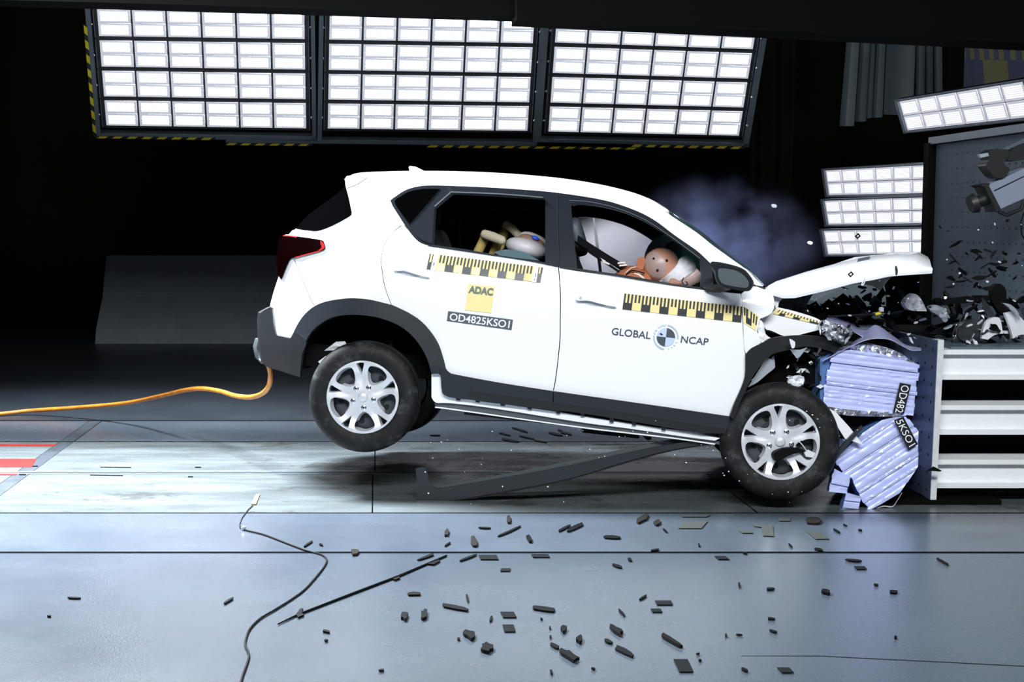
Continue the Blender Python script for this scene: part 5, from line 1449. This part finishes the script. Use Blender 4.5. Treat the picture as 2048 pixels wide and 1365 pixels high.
MB().hexa(q, [v + Vector((0, 0, 0.004)) for v in q]).build('tag_plate', 'tag_yellow', tagc)
MB().tube([G(506, 1011, 0.005), G(496, 1020, 0.005), G(484, 1036, 0.005), G(479, 1050, 0.005), G(484, 1056, 0.006)], 0.003, 6).build('tag_string', 'debris_grey', tagc)
MB().ball(G(487, 1057, 0.012), 0.014, 8, 6).build('cable_plug', 'debris_clear', tagc)
rod = thing('trim_strip', 'long thin black rubber strip lying straight on the foreground floor', 'strip', G(700, 1190))
MB().tube([G(556, 1249, 0.005), G(596, 1230, 0.006), G(700, 1190, 0.006), G(800, 1152, 0.006), G(893, 1112, 0.006)], [0.003, 0.005, 0.006, 0.006, 0.005], 6).build('strip', 'debris_black', rod)
for a_ in ([(592, 1229), (600, 1218), (606, 1217), (603, 1226), (608, 1230), (596, 1235)], [(855, 1128), (876, 1120), (880, 1122), (868, 1129)], [(785, 1158), (798, 1153), (800, 1156), (790, 1160)]):
    up = [G(*c, 0.010) for c in a_]; MB().hexa(up, [G(*c, 0.001) for c in a_]).build('clip', 'debris_black', rod)
tag(MB().hexa([P(1166, 858, 10.9), P(1206, 864, 10.9), P(1216, 862, 10.9), P(1279, 872, 10.9), P(1278, 878, 10.9), P(1166, 866, 10.9)], [v + Vector((0, 0.06, 0)) for v in [P(1166, 858, 10.9), P(1206, 864, 10.9), P(1216, 862, 10.9), P(1279, 872, 10.9), P(1278, 878, 10.9), P(1166, 866, 10.9)]]).build('fallen_rail', 'debris_black'), 'short black rail on the floor just behind the car sill', 'rail')
tag(MB().hexa([P(1285, 872, 10.9), P(1304, 875, 10.9), P(1302, 880, 10.9), P(1294, 881, 10.9)], [v + Vector((0, 0.05, 0)) for v in [P(1285, 872, 10.9), P(1304, 875, 10.9), P(1302, 880, 10.9), P(1294, 881, 10.9)]]).build('rail_piece', 'debris_black'), 'small black piece beside the fallen rail behind the car sill', 'debris')
tag(slab('metal_shard', [(1650, 814), (1671, 824), (1700, 856), (1726, 890), (1690, 878)], 8.44, 0.012, 'car_white'), 'sharp white sheet-metal blade pointing down between the front wheel and the blocks', 'sheet metal')
tag(slab('bent_strip', op([(1632, 955), (1650, 935), (1682, 895), (1704, 870), (1724, 852)], 3) + op([(1727, 857), (1708, 877), (1686, 903), (1656, 941), (1640, 955)], 3), 8.42, 0.02, 'debris_grey'), 'curved dark grey trim strip in front of the torn honeycomb block', 'trim')
tag(slab('ribbed_hose', sm([(1547, 910), (1556, 902), (1576, 896), (1598, 898), (1608, 904), (1590, 908), (1574, 914), (1560, 922), (1550, 922)], 3), 8.38, 0.05, 'debris_black', None, 8, True), 'ribbed black hose piece in front of the front wheel', 'hose')
wt_ = thing('white_tag', 'white paper tag on a tie in front of the front wheel', 'tag', P(1620, 915, 8.37))
slab('paper', [(1608, 906), (1616, 900), (1631, 907), (1626, 916), (1612, 914)], 8.37, 0.003, 'debris_white', wt_)
MB().tube([P(1597, 882, 8.38), P(1606, 892, 8.37), P(1613, 902, 8.37)], 0.0028, 6).build('tie', 'debris_white', wt_)
bw = thing('barrier_bird_flap', 'black winged plastic flap flying in front of the barrier plate edge', 'debris', P(1868, 944, 8.5))
slab('flap', [(1855, 942), (1868, 934), (1884, 942), (1880, 944), (1868, 943)], 8.5, 0.01, 'debris_black', bw)

# ================================================================== debris
dr = random.Random(17)
def blob(cx_, cy_, l, w, ang, n=9, jag=0.25, rr=dr):
    pts = []
    ca, sa = math.cos(R(ang)), math.sin(R(ang))
    for k in range(n):
        a_ = 2 * math.pi * k / n
        j = 1 + rr.uniform(-jag, jag)
        x, y = l / 2 * math.copysign(abs(math.cos(a_)) ** 0.7, math.cos(a_)) * j, w / 2 * math.copysign(abs(math.sin(a_)) ** 0.7, math.sin(a_)) * j
        pts.append((cx_ + x * ca - y * sa, cy_ + x * sa + y * ca))
    return pts
def quadpx(cx_, cy_, l, w, sk):
    return [(cx_ - l / 2 - sk, cy_ - w / 2), (cx_ + l / 2 - sk, cy_ - w / 2), (cx_ + l / 2 + sk, cy_ + w / 2), (cx_ - l / 2 + sk, cy_ + w / 2)]
FLOOR_BITS = []
def on_floor(name, pts, h, m, label, cat, group, what=None):
    up = [G(x, y, 0.0035) + Vector((0, 0, h)) for x, y in pts]; dn = [G(x, y, 0.003) for x, y in pts]
    o = tag(MB().hexa(up[::-1], dn[::-1]).build(name, m), label, cat, group)
    if what: FLOOR_BITS.append((what, sum(p[0] for p in pts) / len(pts), sum(p[1] for p in pts) / len(pts), o))
    return o
GT = 'dark tape squares on the floor'
for (x, y, l, w, sk) in [(977, 1116, 36, 9, 2), (1081, 1113, 34, 6, 2), (1011, 1141, 19, 5.5, -1), (1017, 1231, 27, 11, 3), (1018, 1258, 22, 14, 2), (1328, 1207, 32, 8, 2), (1313, 1222.5, 20, 6.5, 2), (1367, 1333, 28, 25, 6), (1444, 1117, 22, 6.5, 4), (1721, 1137, 21, 6, 3), (1571, 1342, 24, 10, 5)]:
    on_floor('tape_square', quadpx(x, y, l, w, sk), 0.003, 'debris_tape', 'small dark square of tape lying flat on the foreground floor', 'tape', GT, 'dark tape square')
GO = 'olive tape patches on the floor'
for pts in [quadpx(1386, 1051, 46, 14, -6), quadpx(1392, 1033, 50, 4, -4), quadpx(1492, 1065, 22, 5, 4), [(1508, 1050), (1545, 1052), (1548, 1074), (1526, 1073), (1523, 1056), (1508, 1054)], quadpx(1636, 1072, 28, 15, 9), quadpx(1569, 1040, 22, 7, 0)]:
    on_floor('tape_patch', pts, 0.003, 'debris_olive', 'pale olive tape patch lying flat on the floor below the front wheel', 'tape', GO, 'pale olive tape patch')
GC = 'black plastic chunks on the floor'
for (x, y, l, w, a_) in [(809, 1235, 12, 14, 20), (849, 1233, 12, 16, 10), (939, 1273, 22, 13, 25), (973, 1299, 22, 15, 15), (1127.6, 1261.5, 10, 11, 40), (1159, 1282.6, 11, 12, 30), (1232, 1264, 27, 10, 35), (1653, 1187, 17, 7, 12), (1140, 1315.5, 38, 11, 30), (1058, 1080, 13, 9, 50), (1343, 1285, 46, 6, 30)]:
    on_floor('plastic_chunk', blob(x, y, l, w, a_, 11, 0.3), 0.012, 'debris_black', 'jagged black plastic chunk on the foreground floor', 'debris', GC, 'jagged black chunk')
GS = 'black plastic slivers on the floor'
for (x, y, l, w, a_) in [(829, 1190, 28, 6, 0), (910, 1217, 54, 7, 10), (1087, 1220, 50, 8, 8), (1109, 1294, 20, 7, 30), (1216.5, 1285, 18, 6, 20), (1249, 1305, 42, 9, 25), (1244, 1228, 18, 4, 45), (1285.5, 1197.5, 18, 3, -30), (1020, 1064, 50, 3.5, -24), (1129, 1058, 30, 4.5, -27), (1150, 1057, 38, 7, -25), (1225, 1076.5, 38, 6, 3), (970, 1058, 24, 2.5, 2), (895, 1090.5, 14, 2.5, -30), (934.5, 1118, 38, 4, -20), (852, 1116, 33, 4, -20), (1235, 1134, 20, 5, 15), (1260, 1121, 9, 5, 20), (934.5, 1198, 16, 4, 75), (1708, 1123, 34, 4.5, 5), (1885, 1125, 30, 3, 30), (1478.5, 1172, 10, 4, 80), (1540.5, 1180, 16, 4, -3), (1787, 1186, 17, 5, 3), (1543, 1239.6, 15, 3.5, 5), (1546, 1265, 18, 4, 15), (1791, 1277, 6, 5, 0), (1489, 1342, 15, 4, 25), (1673, 1063.5, 16, 3, 30), (1580.6, 1093, 11, 3, 45), (653, 1265, 17, 4, 12), (652, 1283, 8, 3, 0), (616, 1090, 24, 3, -33), (642, 1091, 8, 3, 20), (1690, 1052, 9, 2, 25), (1720, 1062, 8, 2.5, 10), (1398, 1092, 7, 3, 80), (1638, 1101, 18, 4, 12), (1103, 1347, 5, 9, -20), (1187, 1340, 9, 3, 15), (763, 1343, 10, 3, -5), (1452, 1273, 4, 5, 0), (1478, 1272, 12, 2, 3), (1396, 1310, 8, 2, -8), (1400, 1323, 6, 3, 10), (982, 1240, 5, 12, 20), (1083, 1240, 6, 3, 20), (1100, 1258, 4, 5, 0), (1101, 1276, 4, 5, 0), (917, 1280, 6, 4, 0), (1752, 1172, 10, 3, 8), (1330, 1063, 10, 3, 40), (1310, 1102, 18, 3, -8), (1490, 1108, 9, 3, 12), (458, 1203, 22, 4, -30), (150, 1198, 26, 2.5, 3), (98, 1234, 8, 2.5, 0)]:
    on_floor('plastic_sliver', blob(x, y, l, w, a_, 8, 0.18), 0.006, 'debris_black', 'thin black plastic sliver lying on the foreground floor', 'debris', GS, 'thin black sliver')
GB = 'brown plastic flakes on the floor'
for (x, y, l, w, a_) in [(948, 1087, 12, 20, -15), (893.5, 1067.7, 8, 14, 20), (1017, 1041.7, 8, 15, -5), (1285, 1040, 24, 9, -30), (1314, 1048, 14, 9, -25), (710, 1107, 16, 10, 0), (1626, 1045, 28, 12, 0)]:
    on_floor('plastic_flake', blob(x, y, l, w, a_, 10, 0.22), 0.010, 'debris_brown', 'dull brown plastic flake on the floor in front of the track', 'debris', GB, 'dull brown flake')
GR = 'black slivers behind the car sill'
for (x, y, l, w, a_) in [(1040, 861, 35, 3.5, 16), (1020, 882, 36, 4, 10), (1110, 869.5, 30, 3.5, 12), (1132, 868, 22, 4, 12), (1054, 876.6, 34, 2, 12), (1080, 884, 26, 2, 10), (1010, 870, 26, 2, 14), (1120, 862, 8, 3, 20), (870, 872, 18, 2, 0)]:
    on_floor('plastic_sliver', blob(x, y, l, w, a_, 8, 0.2), 0.006, 'debris_black', 'thin black sliver on the floor behind the car sill', 'debris', GR, 'thin black sliver')

# say where each one lies: row of the floor, thing above it, order from the left
def floor_zone(x, y):
    if y < 900: return 'behind the car sill'
    row = 'beside the track' if y < 1106 else ('on the foreground floor' if y < 1245 else 'near the bottom edge')
    for lim, nm in ((500, 'left of the cable'), (720, 'beside the cable'), (890, 'below the rear wheel'), (1120, 'below the rear door'), (1460, 'below the front door'), (1650, 'below the front wheel'), (9999, 'below the barrier')):
        if x < lim: return row + ' ' + nm
ORD = ['first', 'second', 'third', 'fourth', 'fifth', 'sixth', 'seventh', 'eighth', 'ninth', 'tenth', 'eleventh', 'twelfth']
NUM = ['one', 'two', 'three', 'four', 'five', 'six', 'seven', 'eight', 'nine', 'ten', 'eleven', 'twelve']
zones = {}
for what, x, y, o in FLOOR_BITS: zones.setdefault((what, floor_zone(x, y)), []).append((x, o))
for (what, zn), items in zones.items():
    items.sort(key=lambda q: q[0])
    for i, (x, o) in enumerate(items):
        o['label'] = '%s %s' % (what, zn) if len(items) == 1 else '%s %s, %s of %s' % (what, zn, ('leftmost', 'rightmost')[i] if len(items) == 2 else ('leftmost' if i == 0 else 'rightmost' if i == len(items) - 1 else ORD[i] + ' from left'), NUM[len(items) - 1])

def fly(name, pts, Y, th, m, label, cat, group):
    rx, ry = dr.uniform(-1, 1), dr.uniform(-1, 1)
    cx_, cy_ = sum(p[0] for p in pts) / len(pts), sum(p[1] for p in pts) / len(pts)
    f_ = lambda x, y: P(x, y, Y + (x - cx_) * rx * 0.002 + (y - cy_) * ry * 0.002)
    up = [f_(*p) for p in pts]
    return tag(MB().hexa(up, [v + Vector((0, th, 0)) for v in up]).build(name, m), label, cat, group)
# pile on the barrier deck, and shards thrown up before the board
classes = [('debris_black', 'black plastic shard in the heap on the barrier deck', 'black shards heaped on the barrier deck', 0.50),
           ('debris_grey', 'grey plastic shard in the heap on the barrier deck', 'grey shards heaped on the barrier deck', 0.12),
           ('debris_chrome', 'bright chrome scrap in the heap on the barrier deck', 'chrome scraps heaped on the barrier deck', 0.14),
           ('debris_white', 'white plastic scrap in the heap on the barrier deck', 'white scraps heaped on the barrier deck', 0.10),
           ('debris_clear', 'clear lamp-lens splinter in the heap on the barrier deck', 'lens splinters heaped on the barrier deck', 0.14)]
for k in range(150):
    t = dr.random(); acc = 0
    for c_ in classes:
        acc += c_[3]
        if t <= acc: break
    x = dr.uniform(1690, 2050); y = dr.uniform(596, 690) if x > 1760 else dr.uniform(590, 650)
    big = c_[0] in ('debris_black', 'debris_grey')
    l, w = (dr.uniform(12, 52), dr.uniform(4, 20)) if big else (dr.uniform(4, 17), dr.uniform(2, 6))
    fly('deck_shard', blob(x, y, l, w, dr.uniform(-70, 70), 8, 0.45), dr.uniform(8.9, 9.7) if big else dr.uniform(8.75, 9.0), dr.uniform(0.006, 0.03), c_[0], c_[1], 'debris', c_[2])
for k in range(34):
    x = dr.uniform(1880, 2046); y = dr.triangular(430, 592, 580)
    l, w = dr.uniform(5, 26), dr.uniform(2.5, 9)
    fly('flying_shard', blob(x, y, l, w, dr.uniform(-60, 60), 8, 0.4), dr.uniform(8.6, 9.2), 0.008, 'debris_black', 'black plastic shard flying before the perforated board', 'debris', 'black shards flying before the perforated board')
for k in range(30):
    x = dr.uniform(1640, 1770); y = dr.uniform(572, 650)
    fly('flying_shard', blob(x, y, dr.uniform(4, 24), dr.uniform(2, 7), dr.uniform(-60, 60), 8, 0.4), dr.uniform(9.2, 10.0), 0.008, 'debris_black', 'black plastic shard flying before the grey slab under the bonnet', 'debris', 'black shards under the bonnet')
for k in range(46):
    x, y = dr.choice([(dr.uniform(1880, 2046), dr.uniform(430, 600)), (dr.uniform(1640, 1870), dr.uniform(560, 640)), (dr.uniform(1580, 1700), dr.uniform(590, 640))])
    s_ = dr.uniform(1.2, 4.5)
    fly('flying_chip', blob(x, y, s_ * dr.uniform(1, 2.2), s_, dr.uniform(-80, 80), 6, 0.3), dr.uniform(8.5, 8.9), 0.006, dr.choice(['debris_white', 'debris_chrome']), 'tiny bright chip flying around the crushed nose', 'debris', 'bright chips flying around the crushed nose')
for k in range(70):
    x, y = dr.choice([(dr.uniform(1440, 1660), dr.uniform(830, 1010)), (dr.uniform(1180, 1460), dr.uniform(800, 960)), (dr.uniform(850, 1460), dr.uniform(840, 1010)), (dr.uniform(1600, 1740), dr.uniform(780, 900))])
    s_ = dr.uniform(0.7, 2.2)
    fly('glass_crumb', blob(x, y, s_ * 1.3, s_, 0, 6, 0.2), dr.uniform(8.25, 8.38), 0.004, 'debris_white', 'tiny white crumb flying low around the front wheel and sill', 'debris', 'white crumbs flying low by the car')
fly('foam_bit', blob(1549, 412, 9, 8, 0, 7, 0.15), 9.0, 0.02, 'debris_white', 'white foam bit flying high right of the windscreen', 'debris', None)
fly('foam_bit', blob(1621, 486, 9, 7, 30, 7, 0.15), 9.0, 0.02, 'debris_white', 'white foam bit flying left of the lowest side floodlight', 'debris', None)
for (x, y, lab) in ((1716, 472.5, 'small dark square clip ring flying across the lowest side floodlight'), (1702, 549, 'small dark square clip ring flying just over the bonnet side')):
    sq = [(x - 6, y), (x + 1, y - 6), (x + 6, y), (x - 1, y + 6)]
    inn = [(x - 3, y), (x + 0.5, y - 3), (x + 3, y), (x - 0.5, y + 3)]
    tag(slab('clip_ring', sq, 8.1 if y > 500 else 8.9, 0.008, 'debris_black', None, 20, holes=[inn]), lab, 'clip')
tag(slab('plastic_splinter', sm([(1791, 533), (1794, 534), (1796, 544), (1793, 552), (1791, 544)], 2), 8.1, 0.008, 'debris_grey'), 'thin dark blade of plastic flying over the bonnet edge', 'debris')
tag(slab('wire_loop', sm([(1729, 556), (1731, 562), (1727, 571), (1723, 570)], 3), 8.2, 0.005, 'debris_white', None, 6, holes=[sm([(1729, 560), (1729.5, 563), (1726.5, 568), (1725, 568)], 3)]), 'small bright wire loop flying under the bonnet edge', 'wire')
# named larger pieces on the deck
def piece(name, poly, Y, th, m, label, cat='debris', step=16, jag=0.0):
    o = slab(name, sm(poly, 3), (lambda x, y: Y + jag * noise.noise(Vector((x * 0.12, y * 0.12, Y)))), th, m, None, step, True)
    return tag(o, label, cat)
piece('white_panel_piece', [(1964, 678, 1), (1968, 655), (1978, 640), (1992, 635), (2001, 640), (2006, 668, 1), (1990, 670), (1976, 680, 1)], 8.85, 0.03, 'debris_white', 'white panel piece with black blotches standing on the barrier deck')
fly('paint_blotch', blob(1987, 653, 18, 14, 20, 9, 0.5), 8.83, 0.004, 'debris_black', 'black blotch-shaped scrap stuck on the white panel piece', 'debris', None)
fly('paint_blotch', blob(1997, 661, 12, 8, 40, 9, 0.4), 8.83, 0.004, 'debris_black', 'smaller black scrap low on the white panel piece', 'debris', None)
piece('white_panel_piece', [(2010, 627, 1), (2030, 625), (2046, 640), (2060, 650, 1), (2060, 670, 1), (2040, 670), (2026, 678, 1), (2020, 655)], 8.85, 0.03, 'debris_white', 'white panel piece cut by the right frame edge on the barrier deck')
piece('curved_white_rim', [(2005, 606, 1), (2022, 610), (2036, 624), (2040, 640, 1), (2030, 626), (2016, 614)], 8.8, 0.03, 'debris_clear', 'curved pale rim piece above the white panel pieces on the deck')
piece('lamp_housing', [(1809, 604), (1820, 592), (1830, 588), (1842, 598), (1850, 614), (1854, 623, 1), (1825, 622), (1812, 615)], 8.85, 0.06, 'debris_white', 'white broken lamp housing in the debris above the barrier plate', jag=0.05, step=6)
piece('bent_cover', [(1858, 615), (1870, 610), (1884, 615), (1894, 625), (1896, 640), (1888, 645), (1878, 632), (1864, 624)], 8.9, 0.04, 'debris_clear', 'glossy bent grey cover in the middle of the debris heap', jag=0.03, step=8)
piece('chrome_arc', [(1922, 640), (1934, 622), (1950, 612), (1956, 608), (1954, 614), (1940, 624), (1928, 638), (1923, 646)], 8.84, 0.02, 'debris_chrome', 'curved chrome trim arc in the debris on the barrier deck')
piece('black_bar', [(1862, 602, 1), (1900, 598), (1950, 592), (1985, 592, 1), (1985, 600), (1940, 606), (1866, 612, 1)], 8.95, 0.05, 'debris_black', 'long black bumper bar lying across the debris heap')
piece('dark_cover', [(1922, 652), (1940, 640), (1960, 642), (1966, 660), (1960, 680), (1926, 682), (1916, 670)], 8.92, 0.05, 'debris_grey', 'large dark grey cover in the debris left of the white panel piece')
piece('black_fan_shroud', [(1985, 575), (2000, 568), (2012, 580), (2014, 605), (2024, 622), (2006, 632), (1990, 612), (1984, 596)], 8.92, 0.05, 'debris_black', 'tall black torn cover sticking up from the debris heap at right')
cable('wire_hook', 'bright bent wire hook hanging in front of the debris heap', [P(1913, 655, 8.7), P(1913, 650, 8.7), P(1908, 662, 8.7), P(1906, 670, 8.7), P(1910, 673, 8.7), P(1913, 668, 8.7), P(1913, 656, 8.7)], 0.004, 'debris_chrome', 'wire')
piece('yellow_connector', [(1751, 627, 1), (1762, 623, 1), (1763, 628, 1), (1752, 631, 1)], 8.7, 0.02, 'hazard_yellow', 'small yellow connector flying above the bent lavender sheet', 'connector')
cable('black_wire', 'thin black wire running to the yellow connector above the torn sheet', [P(1655, 634, 8.72), P(1700, 631, 8.72), P(1752, 629, 8.72)], 0.006, 'cable_black', 'wire')
fly('foam_bit', blob(1764, 620, 8, 9, 0, 8, 0.2), 8.68, 0.02, 'debris_white', 'white foam bit beside the small yellow connector', 'debris', None)

# ================================================================== airbag smoke
def smoke(name, label, c, r, dens, scale, seed, col=(0.80, 0.82, 0.97)):
    m = bpy.data.materials.new(name + '_vapour'); m.use_nodes = True
    nt = m.node_tree; nt.nodes.clear(); L = nt.links
    out = nt.nodes.new('ShaderNodeOutputMaterial')
    vol = nt.nodes.new('ShaderNodeVolumePrincipled'); vol.inputs['Color'].default_value = (*col, 1)
    vol.inputs['Anisotropy'].default_value = 0.1
    tc = nt.nodes.new('ShaderNodeTexCoord')
    ln = nt.nodes.new('ShaderNodeVectorMath'); ln.operation = 'LENGTH'
    dv = nt.nodes.new('ShaderNodeVectorMath'); dv.operation = 'DIVIDE'; dv.inputs[1].default_value = r
    L.new(tc.outputs['Object'], dv.inputs[0]); L.new(dv.outputs[0], ln.inputs[0])
    fo = nt.nodes.new('ShaderNodeMapRange'); fo.inputs[1].default_value = 1.0; fo.inputs[2].default_value = 0.0; fo.inputs[3].default_value = 0.0; fo.inputs[4].default_value = 1.0
    L.new(ln.outputs['Value'], fo.inputs[0])
    n = nt.nodes.new('ShaderNodeTexNoise'); n.noise_dimensions = '4D'; n.inputs['W'].default_value = seed; n.inputs['Scale'].default_value = scale; n.inputs['Detail'].default_value = 4
    L.new(tc.outputs['Object'], n.inputs['Vector'])
    nr = nt.nodes.new('ShaderNodeMapRange'); nr.inputs[1].default_value = 0.40; nr.inputs[2].default_value = 0.66; nr.inputs[3].default_value = 0.0; nr.inputs[4].default_value = 1.0
    L.new(n.outputs['Fac'], nr.inputs[0])
    fo.interpolation_type = 'SMOOTHERSTEP'
    mu = nt.nodes.new('ShaderNodeMath'); mu.operation = 'MULTIPLY'; L.new(fo.outputs[0], mu.inputs[0]); L.new(nr.outputs[0], mu.inputs[1])
    mu2 = nt.nodes.new('ShaderNodeMath'); mu2.operation = 'MULTIPLY'; mu2.inputs[1].default_value = dens; L.new(mu.outputs[0], mu2.inputs[0])
    L.new(mu2.outputs[0], vol.inputs['Density']); L.new(vol.outputs[0], out.inputs['Volume'])
    MATS[m.name] = m
    mb = MB().ball((0, 0, 0), r, 20, 12)
    me = bpy.data.meshes.new(name); me.from_pydata([tuple(v) for v in mb.v], [], mb.f); me.materials.append(m)
    o = bpy.data.objects.new(name, me); COL.objects.link(o); o.location = c
    return tag(o, label, 'smoke', kind='stuff')
smoke('smoke_cloud', 'bluish smoke drifting up in front of the windscreen', P(1440, 490, 10.9), (0.85, 0.45, 0.58), 9.0, 3.2, 2.0, (0.50, 0.56, 0.92))
smoke('smoke_cloud', 'pale dense smoke seen through the driver window on the far side', P(1275, 505, 11.75), (0.75, 0.62, 0.42), 20.0, 1.6, 4.0, (0.965, 0.95, 1.0))
